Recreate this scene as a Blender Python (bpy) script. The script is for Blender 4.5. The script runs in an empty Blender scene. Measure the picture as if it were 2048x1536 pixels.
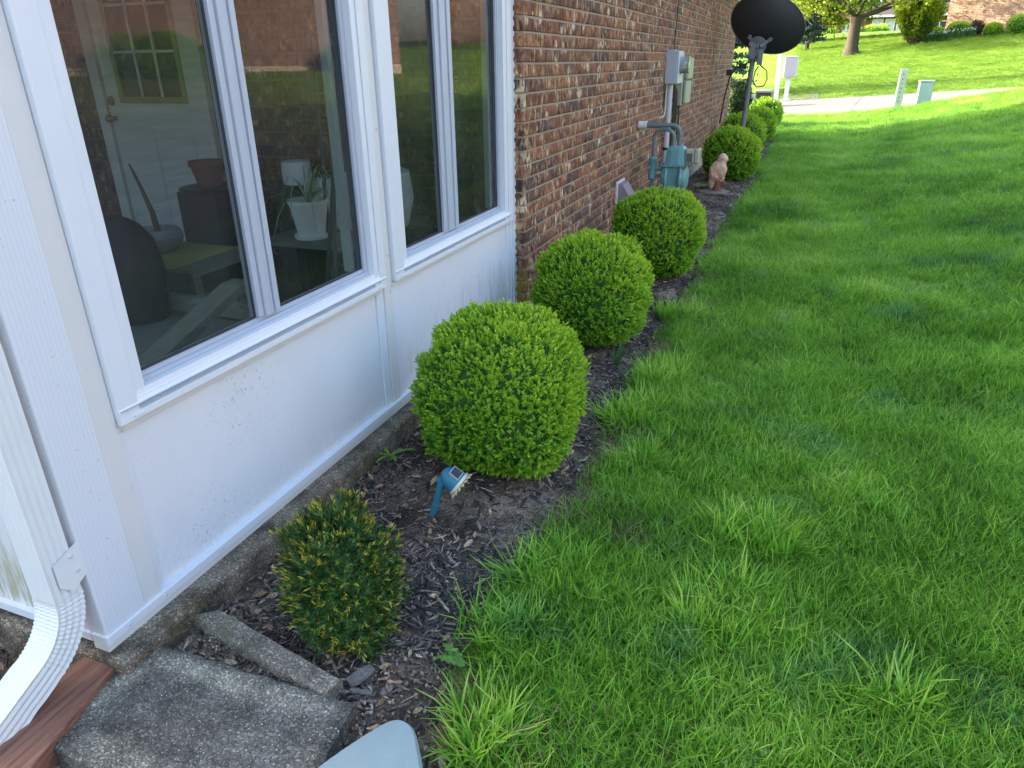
import bpy, bmesh, math, random
import numpy as np
from mathutils import Vector, Matrix
S = bpy.context.scene
COL = S.collection
rad = math.radians

# ------------------------------------------------------------------ camera, sky, sun, exposure
CAMH = 1.5
P, YAW, ROLL = rad(24.3), rad(21.72), -0.01467
fw = Vector((-math.sin(YAW)*math.cos(P), math.cos(YAW)*math.cos(P), -math.sin(P)))
r0 = Vector((math.cos(YAW), math.sin(YAW), 0)); u0 = r0.cross(fw)
Rv = math.cos(ROLL)*r0 + math.sin(ROLL)*u0
Uv = -math.sin(ROLL)*r0 + math.cos(ROLL)*u0
cd = bpy.data.cameras.new('camera'); cam = bpy.data.objects.new('camera', cd); COL.objects.link(cam)
cam.matrix_world = Matrix(((Rv.x, Uv.x, -fw.x, 0), (Rv.y, Uv.y, -fw.y, 0), (Rv.z, Uv.z, -fw.z, CAMH), (0, 0, 0, 1)))
cd.sensor_width = 36; cd.lens = 36*1424.5/2048; cd.clip_start = 0.05; cd.clip_end = 2000
S.camera = cam

SUN_EL = 17.5
SUN_DIR = Vector((1, -0.01, 0)).normalized()          # the way the light travels over the ground
W = bpy.data.worlds.new('World'); S.world = W; W.use_nodes = True
nt = W.node_tree; bg = nt.nodes['Background']
sky = nt.nodes.new('ShaderNodeTexSky'); sky.sky_type = 'NISHITA'; sky.sun_disc = False
sky.sun_elevation = rad(SUN_EL)
sky.sun_rotation = math.atan2(-SUN_DIR.x, -SUN_DIR.y)
sky.air_density = 1.0; sky.dust_density = 4.0; sky.ozone_density = 1.0
nt.links.new(sky.outputs[0], bg.inputs[0]); bg.inputs[1].default_value = 0.15
sd = bpy.data.lights.new('sun', 'SUN'); sun = bpy.data.objects.new('sun', sd); COL.objects.link(sun)
sd.energy = 2.4; sd.angle = rad(0.5); sd.color = (1.0, 0.93, 0.80)
ldir = Vector((SUN_DIR.x*math.cos(rad(SUN_EL)), SUN_DIR.y*math.cos(rad(SUN_EL)), -math.sin(rad(SUN_EL))))
sun.rotation_euler = ldir.to_track_quat('-Z', 'Y').to_euler(); sun.location = (-20, -4, 12)
S.view_settings.view_transform = 'Standard'; S.view_settings.look = 'None'
S.view_settings.exposure = 2.85; S.view_settings.gamma = 1; S.view_settings.use_curve_mapping = False
S.cycles.max_bounces = 8; S.cycles.transparent_max_bounces = 16
S.cycles.caustics_reflective = False; S.cycles.caustics_refractive = False

# ------------------------------------------------------------------ helpers
ORG = {}
def tag(o, label=None, cat=None, group=None, kind=None):
    if label: o['label'] = label
    if cat: o['category'] = cat
    if group: o['group'] = group
    if kind: o['kind'] = kind
    return o
def thing(name, label, cat, loc=(0, 0, 0), group=None):
    o = bpy.data.objects.new(name, None); COL.objects.link(o)
    o.location = loc; o.empty_display_size = 0.1; ORG[o.name] = Vector(loc)
    return tag(o, label, cat, group)
def link(name, me, parent=None, org=None):
    o = bpy.data.objects.new(name, me); COL.objects.link(o)
    if parent is not None:
        o.parent = parent; ORG[o.name] = ORG[parent.name]
    else:
        o.location = org or (0, 0, 0); ORG[o.name] = Vector(org or (0, 0, 0))
    return o
class MB:
    """collects geometry in world coordinates"""
    def __init__(s): s.v = []; s.f = []; s.m = []
    def add(s, v, f, mi=0):
        n = len(s.v); s.v += [tuple(p) for p in v]; s.f += [tuple(i+n for i in q) for q in f]; s.m += [mi]*len(f); return s
    def box(s, a, b, mi=0, rz=0, c=None, ch=0):
        x0, y0, z0 = a; x1, y1, z1 = b
        x0, x1 = min(x0, x1), max(x0, x1); y0, y1 = min(y0, y1), max(y0, y1); z0, z1 = min(z0, z1), max(z0, z1)
        ch = min(ch, (x1-x0)*.3, (y1-y0)*.3, (z1-z0)*.3)
        if ch <= 0:
            v = [(x, y, z) for z in (z0, z1) for y in (y0, y1) for x in (x0, x1)]
            f = [(0, 2, 3, 1), (4, 5, 7, 6), (0, 1, 5, 4), (2, 6, 7, 3), (0, 4, 6, 2), (1, 3, 7, 5)]
        else:
            bm = bmesh.new(); bmesh.ops.create_cube(bm, size=1)
            for w in bm.verts: w.co = ((x0+x1)/2+w.co.x*(x1-x0), (y0+y1)/2+w.co.y*(y1-y0), (z0+z1)/2+w.co.z*(z1-z0))
            bmesh.ops.bevel(bm, geom=bm.edges[:], offset=ch, segments=1, affect='EDGES')
            bm.verts.index_update(); v = [tuple(w.co) for w in bm.verts]; f = [tuple(w.index for w in q.verts) for q in bm.faces]; bm.free()
        if rz:
            cx, cy = c if c else ((x0+x1)/2, (y0+y1)/2); co, si = math.cos(rz), math.sin(rz)
            v = [(cx+(p[0]-cx)*co-(p[1]-cy)*si, cy+(p[0]-cx)*si+(p[1]-cy)*co, p[2]) for p in v]
        return s.add(v, f, mi)
    def tube(s, pts, r, n=10, mi=0, cap=True):
        pts = [Vector(p) for p in pts]; rs = r if isinstance(r, (list, tuple)) else [r]*len(pts)
        up = Vector((0, 0, 1)); v = []; prev = None
        for i, p in enumerate(pts):
            d = (pts[min(i+1, len(pts)-1)]-pts[max(i-1, 0)]).normalized()
            if prev is None:
                a = d.cross(up if abs(d.z) < .9 else Vector((1, 0, 0))).normalized()
            else:
                a = (prev-d*prev.dot(d)).normalized()
            prev = a; b = d.cross(a)
            for k in range(n):
                t = 2*math.pi*k/n; v.append(p+(a*math.cos(t)+b*math.sin(t))*rs[i])
        f = [(i*n+k, i*n+(k+1) % n, (i+1)*n+(k+1) % n, (i+1)*n+k) for i in range(len(pts)-1) for k in range(n)]
        if cap: f += [tuple(range(n-1, -1, -1)), tuple((len(pts)-1)*n+k for k in range(n))]
        return s.add(v, f, mi)
    def lathe(s, c, prof, n=20, mi=0, axis=None):
        """prof: list of (r, h) along axis from c"""
        ax = Vector(axis).normalized() if axis else Vector((0, 0, 1))
        a = ax.cross(Vector((0, 1, 0)) if abs(ax.y) < .9 else Vector((1, 0, 0))).normalized(); b = ax.cross(a); c = Vector(c); v = []
        for r, h in prof:
            for k in range(n):
                t = 2*math.pi*k/n; v.append(c+ax*h+(a*math.cos(t)+b*math.sin(t))*max(r, 1e-4))
        m = len(prof)
        f = [(i*n+k, i*n+(k+1) % n, (i+1)*n+(k+1) % n, (i+1)*n+k) for i in range(m-1) for k in range(n)]
        f += [tuple(range(n-1, -1, -1)), tuple((m-1)*n+k for k in range(n))]
        return s.add(v, f, mi)
    def ball(s, c, r, n=12, mi=0):
        r3 = r if isinstance(r, (tuple, list)) else (r, r, r); v = []; m = n//2+1
        for i in range(m):
            t = math.pi*i/(m-1)
            for k in range(n):
                u = 2*math.pi*k/n; v.append((c[0]+r3[0]*math.sin(t)*math.cos(u), c[1]+r3[1]*math.sin(t)*math.sin(u), c[2]-r3[2]*math.cos(t)))
        f = [(i*n+k, i*n+(k+1) % n, (i+1)*n+(k+1) % n, (i+1)*n+k) for i in range(m-1) for k in range(n)]
        return s.add(v, f, mi)
    def prism(s, poly, z0, z1, mi=0):
        """poly: list of (x,y) ccw"""
        n = len(poly); v = [(x, y, z0) for x, y in poly]+[(x, y, z1) for x, y in poly]
        f = [tuple(range(n-1, -1, -1)), tuple(range(n, 2*n))]+[(k, (k+1) % n, n+(k+1) % n, n+k) for k in range(n)]
        return s.add(v, f, mi)
    def xprof(s, prof, y0, y1, mi=0):
        """closed profile in (x,z), extruded along y"""
        n = len(prof); v = [(x, y0, z) for x, z in prof]+[(x, y1, z) for x, z in prof]
        return s.add(v, [tuple(range(n)), tuple(range(2*n-1, n-1, -1))]+[(k, n+k, n+(k+1) % n, (k+1) % n) for k in range(n)], mi)
    def build(s, name, mat, parent=None, org=None, smooth=False, fix=True, bevel=0):
        o0 = ORG[parent.name] if parent is not None else Vector(org or (0, 0, 0))
        me = bpy.data.meshes.new(name)
        me.from_pydata([(x-o0.x, y-o0.y, z-o0.z) for x, y, z in s.v], [], s.f)
        for m in (mat if isinstance(mat, (list, tuple)) else [mat]): me.materials.append(m)
        me.polygons.foreach_set('material_index', s.m)
        if fix:
            bm = bmesh.new(); bm.from_mesh(me); bmesh.ops.recalc_face_normals(bm, faces=bm.faces[:]); bm.to_mesh(me); bm.free()
        if smooth:
            me.polygons.foreach_set('use_smooth', [True]*len(me.polygons))
            try: me.set_sharp_from_angle(angle=rad(38))
            except Exception: pass
        o = link(name, me, parent, org)
        if bevel:
            b = o.modifiers.new('bevel', 'BEVEL'); b.width = bevel; b.segments = 2; b.limit_method = 'ANGLE'
        return o
def arc(c, r, a0, a1, n, plane='xz'):
    out = []
    for i in range(n+1):
        t = a0+(a1-a0)*i/n
        if plane == 'xz': out.append((c[0]+r*math.cos(t), c[1], c[2]+r*math.sin(t)))
        else: out.append((c[0], c[1]+r*math.cos(t), c[2]+r*math.sin(t)))
    return out

rng = np.random.default_rng(7)
_perm = rng.random((256, 256))
def noise2(x, y, sc=1.0):
    x = np.asarray(x, float)*sc+31.7; y = np.asarray(y, float)*sc+17.3
    xi = np.floor(x).astype(int); yi = np.floor(y).astype(int); fx = x-xi; fy = y-yi
    fx = fx*fx*(3-2*fx); fy = fy*fy*(3-2*fy)
    a = _perm[xi % 256, yi % 256]; b = _perm[(xi+1) % 256, yi % 256]; c = _perm[xi % 256, (yi+1) % 256]; d = _perm[(xi+1) % 256, (yi+1) % 256]
    return (a*(1-fx)+b*fx)*(1-fy)+(c*(1-fx)+d*fx)*fy
def fbm(x, y, sc, o=3):
    t = 0; a = 1; n = 0
    for i in range(o): t = t+a*noise2(x, y, sc*2**i); n += a; a *= .5
    return t/n

# ------------------------------------------------------------------ terrain
_PY = [-60, 22, 22.6, 31, 37, 44, 50, 60, 75, 92, 110, 300]
_PZ = [0.0, 0.02, 0.04, 0.10, 0.72, 1.48, 1.95, 2.6, 3.15, 3.85, 3.6, 3.0]
_KY = [-60, 21.5, 23.2, 31, 37, 46, 60, 92, 300]
_KZ = [0, 0, 0.06, 0.06, 0.085, 0.10, 0.055, 0.02, 0]
def ground(x, y):
    x = np.asarray(x, float); y = np.asarray(y, float)
    w = 1-np.clip((y-21.3)/1.9, 0, 1); w = w*w*(3-2*w)
    s = 0.18*np.log1p(np.exp(np.clip((x-0.75)*3, -40, 40)))/3
    s = np.minimum(s, 0.95+0.09*np.maximum(x-6, 0)); s = np.minimum(s, 1.5)
    z = np.interp(y, _PY, _PZ)+w*s+np.interp(y, _KY, _KZ)*(np.clip(x, -8, 12)+0.8*(y > 31)*0)
    return z
def gz(x, y): return float(ground(x, y))
_EY = [-2, 1.0, 1.33, 1.66, 2.26, 3.5, 5.2, 7.3, 10, 14, 17.5, 19]
_EX = [-0.52, -0.57, -0.69, -0.67, -0.60, -0.64, -0.63, -0.61, -0.50, -0.55, -0.58, -1.3]
def edge(y):
    y = np.asarray(y, float)
    return np.interp(y, _EY, _EX)+0.045*(noise2(y*0+3, y, 2.2)-.5)+0.03*(noise2(y*0+9, y, 7)-.5)
def bedz(x, y):
    e = edge(y); t = np.clip((e-x)/0.16, 0, 1)
    return -0.008+(0.046+0.010*(fbm(x, y, 5)-.5)*2)*t*t*(3-2*t)+0.006*(noise2(x, y, 22)-.5)*t

# ------------------------------------------------------------------ materials
def nodes(name):
    m = bpy.data.materials.new(name); m.use_nodes = True; t = m.node_tree
    return m, t, t.nodes['Principled BSDF'], t.nodes, t.links
def ramp(N, stops, interp='LINEAR'):
    r = N.new('ShaderNodeValToRGB'); e = r.color_ramp.elements; r.color_ramp.interpolation = interp
    while len(e) < len(stops): e.new(0.5)
    for i, (p, c) in enumerate(stops):
        e[i].position = p; e[i].color = (c[0], c[1], c[2], 1) if isinstance(c, (tuple, list)) else (c, c, c, 1)
    return r
def posnoise(N, L, sc, scale=(1, 1, 1), detail=3, rough=.55, coord='pos', off=(0, 0, 0)):
    if coord == 'pos': g = N.new('ShaderNodeNewGeometry').outputs['Position']
    else: g = N.new('ShaderNodeTexCoord').outputs['Object']
    mp = N.new('ShaderNodeMapping'); mp.inputs['Scale'].default_value = scale; mp.inputs['Location'].default_value = off
    L.new(g, mp.inputs[0]); n = N.new('ShaderNodeTexNoise'); n.inputs['Scale'].default_value = sc
    n.inputs['Detail'].default_value = detail; n.inputs['Roughness'].default_value = rough; L.new(mp.outputs[0], n.inputs[0])
    return n
def mix(N, L, fac, a, b, mode='MIX'):
    m = N.new('ShaderNodeMix'); m.data_type = 'RGBA'; m.blend_type = mode
    for sock, val in ((m.inputs[0], fac), (m.inputs[6], a), (m.inputs[7], b)):
        if isinstance(val, (int, float)): sock.default_value = val
        elif isinstance(val, tuple): sock.default_value = (*val, 1) if len(val) == 3 else val
        else: L.new(val, sock)
    return m.outputs[2]
def bump(N, L, b, h, strength=.3, dist=.01, prev=None):
    u = N.new('ShaderNodeBump'); u.inputs['Strength'].default_value = strength; u.inputs['Distance'].default_value = dist
    L.new(h, u.inputs['Height'])
    if prev: L.new(prev, u.inputs['Normal'])
    L.new(u.outputs[0], b.inputs['Normal']); return u.outputs[0]
def M(name, col, rough=.5, metal=0, var=.12, sc=8, dirt=None, bmp=0, bsc=60, spec=None, coord='pos'):
    """a painted or plain surface with gentle tone variation, optional dirt colour in patches"""
    m, t, b, N, L = nodes(name)
    n = posnoise(N, L, sc, coord=coord, detail=5)
    c = mix(N, L, n.outputs[0], tuple(x*(1-var) for x in col), tuple(min(x*(1+var), 1) for x in col))
    if dirt:
        n2 = posnoise(N, L, dirt[1], coord=coord, detail=8, rough=.7, off=(3, 7, 1)); r = ramp(N, [(dirt[2], 0.0), (dirt[2]+dirt[3], 1.0)])
        L.new(n2.outputs[0], r.inputs[0]); c = mix(N, L, r.outputs[0], c, dirt[0])
    L.new(c, b.inputs['Base Color']); b.inputs['Roughness'].default_value = rough; b.inputs['Metallic'].default_value = metal
    if spec is not None: b.inputs['Specular IOR Level'].default_value = spec
    if bmp:
        n3 = posnoise(N, L, bsc, coord=coord, detail=4); bump(N, L, b, n3.outputs[0], bmp, .004)
    return m

white_paint = M('white_painted_aluminium', (.70, .73, .77), .38, var=.03, dirt=((.50, .50, .46), 14, .66, .12))
white_cream = M('aged_white_trim', (.67, .675, .655), .45, var=.04, dirt=((.60, .50, .42), 9, .60, .2))
sash_grey = M('grey_white_vinyl', (.44, .48, .55), .4, var=.04)
sill_shade = M('undercut_shade_grey', (.34, .38, .43), .4, var=.05)  # grey that carries the shade of the sill undercut
gasket = M('black_rubber_gasket', (.03, .035, .04), .6)
def mk_panel(name, green):
    m, t, b, N, L = nodes(name)
    base = (.74, .755, .78)
    sp = posnoise(N, L, 175, (1, 1, .5), detail=2, rough=.5)           # fine black mildew specks
    zone = posnoise(N, L, 2.6, detail=3, off=(1, 4, 2))
    r1 = ramp(N, [(.66, 0.), (.70, 1.)]); L.new(sp.outputs[0], r1.inputs[0])
    rz = ramp(N, [(.50, 0.), (.66, .8)]); L.new(zone.outputs[0], rz.inputs[0])
    f1 = N.new('ShaderNodeMath'); f1.operation = 'MULTIPLY'; L.new(r1.outputs[0], f1.inputs[0]); L.new(rz.outputs[0], f1.inputs[1])
    c = mix(N, L, f1.outputs[0], base, (.28, .29, .30))
    st = posnoise(N, L, 42, (1, 1, .14), detail=4, rough=.65, off=(5, 2, 9))       # runs of green algae
    g = N.new('ShaderNodeNewGeometry'); sx = N.new('ShaderNodeSeparateXYZ'); L.new(g.outputs['Position'], sx.inputs[0])
    lo = N.new('ShaderNodeMapRange'); L.new(sx.outputs[2], lo.inputs[0])
    lo.inputs[1].default_value = .62 if green else .60; lo.inputs[2].default_value = .18; lo.inputs[3].default_value = 0; lo.inputs[4].default_value = 1
    if green:
        yy = N.new('ShaderNodeMapRange'); L.new(sx.outputs[0], yy.inputs[0]); yy.inputs[1].default_value = -1.58; yy.inputs[2].default_value = -1.75
    else:
        yy = N.new('ShaderNodeMapRange'); L.new(sx.outputs[1], yy.inputs[0]); yy.inputs[1].default_value = 2.3; yy.inputs[2].default_value = 3.5
    f2 = N.new('ShaderNodeMath'); f2.operation = 'MULTIPLY'; L.new(lo.outputs[0], f2.inputs[0]); L.new(yy.outputs[0], f2.inputs[1])
    r2 = ramp(N, [(.42, 0.), (.60, 1.)] if green else [(.52, 0.), (.66, 1.)]); L.new(st.outputs[0], r2.inputs[0])
    f3 = N.new('ShaderNodeMath'); f3.operation = 'MULTIPLY'; L.new(r2.outputs[0], f3.inputs[0]); L.new(f2.outputs[0], f3.inputs[1])
    c = mix(N, L, f3.outputs[0], c, (.42, .42, .24) if green else (.33, .34, .24))
    mz = N.new('ShaderNodeMapRange'); L.new(sx.outputs[2], mz.inputs[0]); mz.inputs[1].default_value = .36; mz.inputs[2].default_value = .15     # mud splashed up from the bed
    ns = posnoise(N, L, 90, (1, 1, .7), detail=5, rough=.8, off=(7, 1, 4)); rs = ramp(N, [(.52, 0.), (.68, .45)]); L.new(ns.outputs[0], rs.inputs[0])
    f4 = N.new('ShaderNodeMath'); f4.operation = 'MULTIPLY'; L.new(mz.outputs[0], f4.inputs[0]); L.new(rs.outputs[0], f4.inputs[1]); c = mix(N, L, f4.outputs[0], c, (.40, .37, .33))
    gr = posnoise(N, L, 1.7, (1, 1, .6), detail=5, rough=.6, off=(1, 1, 8)); rg = ramp(N, [(.4, 1.0), (.7, .90)]); L.new(gr.outputs[0], rg.inputs[0]); c = mix(N, L, 1.0, c, rg.outputs[0], 'MULTIPLY')
    L.new(c, b.inputs['Base Color']); b.inputs['Roughness'].default_value = .42
    return m
panel_mat = mk_panel('white_wall_panel_with_mildew', False)
panel_green = mk_panel('white_wall_panel_with_algae', True)
def mk_groove():
    m, t, b, N, L = nodes('grooved_white_siding')
    g = N.new('ShaderNodeNewGeometry'); sx = N.new('ShaderNodeSeparateXYZ'); L.new(g.outputs['Position'], sx.inputs[0])
    ad = N.new('ShaderNodeMath'); ad.operation = 'ADD'; L.new(sx.outputs[0], ad.inputs[0]); L.new(sx.outputs[1], ad.inputs[1])
    mu = N.new('ShaderNodeMath'); mu.operation = 'MULTIPLY'; L.new(ad.outputs[0], mu.inputs[0]); mu.inputs[1].default_value = 2*math.pi/.0105
    si = N.new('ShaderNodeMath'); si.operation = 'SINE'; L.new(mu.outputs[0], si.inputs[0])
    r = ramp(N, [(.0, 0.), (.25, 1.)]); L.new(si.outputs[0], r.inputs[0])
    n = posnoise(N, L, 7, (1, 1, .3), detail=5); c = mix(N, L, n.outputs[0], (.66, .70, .75), (.73, .75, .78))
    c = mix(N, L, 1.0, c, mix(N, L, r.outputs[0], (.955, .96, .97), (1., 1., 1.)), 'MULTIPLY')
    sp = posnoise(N, L, 120, detail=1); r3 = ramp(N, [(.73, 0.), (.77, 1.)]); L.new(sp.outputs[0], r3.inputs[0])
    c = mix(N, L, r3.outputs[0], c, (.4, .42, .42))
    L.new(c, b.inputs['Base Color']); b.inputs['Roughness'].default_value = .4
    bump(N, L, b, r.outputs[0], .16, .001); return m
groove_mat = mk_groove()

def mk_glass():
    m, t, b, N, L = nodes('window_glass'); N.remove(b); out = N['Material Output']
    tr = N.new('ShaderNodeBsdfTransparent'); tr.inputs[0].default_value = (.68, .75, .76, 1)
    gl = N.new('ShaderNodeBsdfGlossy'); gl.inputs['Roughness'].default_value = .004; gl.inputs[0].default_value = (.82, .78, .82, 1)
    fr = N.new('ShaderNodeFresnel'); fr.inputs[0].default_value = 1.42
    n = posnoise(N, L, 1.6, detail=1); bu = N.new('ShaderNodeBump'); bu.inputs['Strength'].default_value = .06; bu.inputs['Distance'].default_value = .01
    L.new(n.outputs[0], bu.inputs['Height']); L.new(bu.outputs[0], gl.inputs['Normal']); L.new(bu.outputs[0], fr.inputs['Normal'])
    mx = N.new('ShaderNodeMixShader'); L.new(fr.outputs[0], mx.inputs[0]); L.new(tr.outputs[0], mx.inputs[1]); L.new(gl.outputs[0], mx.inputs[2])
    df = N.new('ShaderNodeBsdfDiffuse'); df.inputs[0].default_value = (.55, .56, .56, 1); nd = posnoise(N, L, 5, (1, 1, .4), detail=5, off=(2, 8, 3)); rd = ramp(N, [(.35, .012), (.7, .045)]); L.new(nd.outputs[0], rd.inputs[0])
    m2 = N.new('ShaderNodeMixShader'); L.new(rd.outputs[0], m2.inputs[0]); L.new(mx.outputs[0], m2.inputs[1]); L.new(df.outputs[0], m2.inputs[2])
    L.new(m2.outputs[0], out.inputs[0]); return m
glass = mk_glass()
def mk_screen():
    m, t, b, N, L = nodes('insect_screen_mesh'); out = N['Material Output']
    b.inputs['Base Color'].default_value = (.05, .055, .06, 1); b.inputs['Roughness'].default_value = .7
    tr = N.new('ShaderNodeBsdfTransparent'); n = posnoise(N, L, 60, (1, .12, 1), detail=2)
    r = ramp(N, [(.3, .14), (.7, .26)]); L.new(n.outputs[0], r.inputs[0])
    mx = N.new('ShaderNodeMixShader'); L.new(r.outputs[0], mx.inputs[0]); L.new(tr.outputs[0], mx.inputs[1]); L.new(b.outputs[0], mx.inputs[2])
    L.new(mx.outputs[0], out.inputs[0]); return m
screen_mat = mk_screen()

def mk_brick(name, objrand=True, interior=False, scale=1.0, dark=0):
    m, t, b, N, L = nodes(name)
    at = N.new('ShaderNodeAttribute'); at.attribute_name = 'tone'
    ad = N.new('ShaderNodeMath'); ad.operation = 'ADD'; L.new(at.outputs['Fac'], ad.inputs[0])
    oi = N.new('ShaderNodeObjectInfo'); L.new(oi.outputs['Random'], ad.inputs[1])
    fr = N.new('ShaderNodeMath'); fr.operation = 'FRACT'; L.new(ad.outputs[0], fr.inputs[0])
    base = ramp(N, [(0, (.15, .064, .038)), (.18, (.25, .102, .052)), (.32, (.18, .076, .045)), (.45, (.078, .052, .047)), (.56, (.235, .098, .052)), (.70, (.125, .062, .046)), (.80, (.29, .13, .066)), (.9, (.085, .056, .050)), (1, (.19, .080, .047))])
    L.new(fr.outputs[0], base.inputs[0])
    # bark-like vertical tearing of the face
    n1 = posnoise(N, L, 44*scale, (1, 1, .42), detail=4, rough=.65)
    n2 = posnoise(N, L, 15*scale, (1, 1, .9), detail=2)
    r1 = ramp(N, [(.36, .55), (.5, 1.0), (.66, 1.6)]); L.new(n1.outputs[0], r1.inputs[0])
    c = mix(N, L, 1.0, base.outputs[0], r1.outputs[0], 'MULTIPLY')
    # tan and cream flakes on some bricks
    rn = ramp(N, [(.42, 0.), (.62, 1.)]); L.new(n2.outputs[0], rn.inputs[0])
    f1 = ramp(N, [(.46, 0.), (.60, 1.)]); L.new(n1.outputs[0], f1.inputs[0])
    fm = N.new('ShaderNodeMath'); fm.operation = 'MULTIPLY'; L.new(rn.outputs[0], fm.inputs[0]); L.new(f1.outputs[0], fm.inputs[1])
    c = mix(N, L, fm.outputs[0], c, (.50, .31, .16))
    n4 = posnoise(N, L, 8.5*scale, detail=1, off=(4, 4, 4)); r4 = ramp(N, [(.62, 0.), (.68, 1.)]); L.new(n4.outputs[0], r4.inputs[0])
    f2 = ramp(N, [(.44, 0.), (.54, 1.)]); L.new(n1.outputs[0], f2.inputs[0])
    fm2 = N.new('ShaderNodeMath'); fm2.operation = 'MULTIPLY'; L.new(r4.outputs[0], fm2.inputs[0]); L.new(f2.outputs[0], fm2.inputs[1])
    c = mix(N, L, fm2.outputs[0], c, (.62, .50, .33))
    if not interior:      # yellow lichen low on the corner
        g = N.new('ShaderNodeNewGeometry'); sx = N.new('ShaderNodeSeparateXYZ'); L.new(g.outputs['Position'], sx.inputs[0])
        z1 = N.new('ShaderNodeMapRange'); L.new(sx.outputs[2], z1.inputs[0]); z1.inputs[1].default_value = .42; z1.inputs[2].default_value = .34
        y1 = N.new('ShaderNodeMapRange'); L.new(sx.outputs[1], y1.inputs[0]); y1.inputs[1].default_value = 3.95; y1.inputs[2].default_value = 3.86
        n5 = posnoise(N, L, 22, detail=3); r5 = ramp(N, [(.42, 0.), (.5, 1.)]); L.new(n5.outputs[0], r5.inputs[0])
        a1 = N.new('ShaderNodeMath'); a1.operation = 'MULTIPLY'; L.new(z1.outputs[0], a1.inputs[0]); L.new(y1.outputs[0], a1.inputs[1])
        a2 = N.new('ShaderNodeMath'); a2.operation = 'MULTIPLY'; L.new(a1.outputs[0], a2.inputs[0]); L.new(r5.outputs[0], a2.inputs[1])
        c = mix(N, L, a2.outputs[0], c, (.30, .20, .03))
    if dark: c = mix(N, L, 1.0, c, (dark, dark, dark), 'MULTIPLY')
    L.new(c, b.inputs['Base Color']); b.inputs['Roughness'].default_value = .85
    b.inputs['Specular IOR Level'].default_value = .25
    bump(N, L, b, n1.outputs[0], .8, .006); return m
brick_mat = mk_brick('flaked_brown_brick')
brick_in = mk_brick('dimmed_brick_indoors', interior=True, dark=.55)  # same brick, colour darkened to paint in the dim room
mortar = M('sandy_mortar', (.34, .285, .21), .95, var=.25, sc=60, bmp=.5, bsc=300)
concrete = None
def mk_concrete(name, lo, hi, speck, moss=None, sc=1.0):
    m, t, b, N, L = nodes(name)
    n1 = posnoise(N, L, 9*sc, detail=6, rough=.6); c = mix(N, L, n1.outputs[0], lo, hi)
    rr = ramp(N, [(.35, 0.), (.65, 1.)]); L.new(n1.outputs[0], rr.inputs[0]); c = mix(N, L, rr.outputs[0], lo, hi)
    n2 = posnoise(N, L, 330*sc, detail=5, rough=.85); r2 = ramp(N, [(.36, .30), (.5, 1.0), (.60, 1.7), (.68, 3.2)]); L.new(n2.outputs[0], r2.inputs[0])
    c = mix(N, L, .85, c, mix(N, L, 1.0, c, r2.outputs[0], 'MULTIPLY'))
    vc = N.new('ShaderNodeTexVoronoi'); vc.inputs['Scale'].default_value = 230*sc; gp0 = N.new('ShaderNodeNewGeometry'); L.new(gp0.outputs['Position'], vc.inputs[0])
    bw = N.new('ShaderNodeSeparateColor'); L.new(vc.outputs['Color'], bw.inputs[0]); rv = ramp(N, [(0, .55), (.5, .95), (.85, 1.3), (1, 2.4)]); L.new(bw.outputs[0], rv.inputs[0])
    c = mix(N, L, 1.0, c, rv.outputs[0], 'MULTIPLY')
    rim_ = N.new('ShaderNodeAttribute'); rim_.attribute_name = 'rim'; c = mix(N, L, rim_.outputs['Fac'], c, mix(N, L, 1.0, c, (2.1, 2.05, 1.9), 'MULTIPLY'))
    v = N.new('ShaderNodeTexVoronoi'); v.inputs['Scale'].default_value = 75*sc
    g = N.new('ShaderNodeNewGeometry'); L.new(g.outputs['Position'], v.inputs[0])
    r3 = ramp(N, [(.10, 1.), (.17, 0.)]); L.new(v.outputs['Distance'], r3.inputs[0])
    n6 = posnoise(N, L, 25, detail=1, off=(8, 1, 1)); r6 = ramp(N, [(.52, 0.), (.6, 1.)]); L.new(n6.outputs[0], r6.inputs[0])
    fm = N.new('ShaderNodeMath'); fm.operation = 'MULTIPLY'; L.new(r3.outputs[0], fm.inputs[0]); L.new(r6.outputs[0], fm.inputs[1])
    c = mix(N, L, fm.outputs[0], c, speck)
    if moss:
        n3 = posnoise(N, L, 6, detail=5, rough=.7, off=(2, 2, 2)); r5 = ramp(N, [(.56, 0.), (.66, .8)]); L.new(n3.outputs[0], r5.inputs[0])
        c = mix(N, L, r5.outputs[0], c, moss)
    L.new(c, b.inputs['Base Color']); b.inputs['Roughness'].default_value = .92; b.inputs['Specular IOR Level'].default_value = .2
    bump(N, L, b, n2.outputs[0], .6, .0025); return m
slab_mat = mk_concrete('weathered_dark_concrete', (.065, .060, .050), (.150, .140, .118), (.62, .62, .58))
ledge_mat = mk_concrete('stained_foundation_concrete', (.075, .062, .045), (.24, .20, .15), (.40, .36, .30), moss=(.07, .062, .025))
block_mat = mk_concrete('rough_edging_concrete', (.13, .115, .09), (.25, .22, .175), (.42, .38, .33), moss=(.13, .12, .07))
drive_mat = mk_concrete('pale_driveway_concrete', (.165, .150, .135), (.215, .195, .175), (.20, .18, .16), sc=.5)

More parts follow.
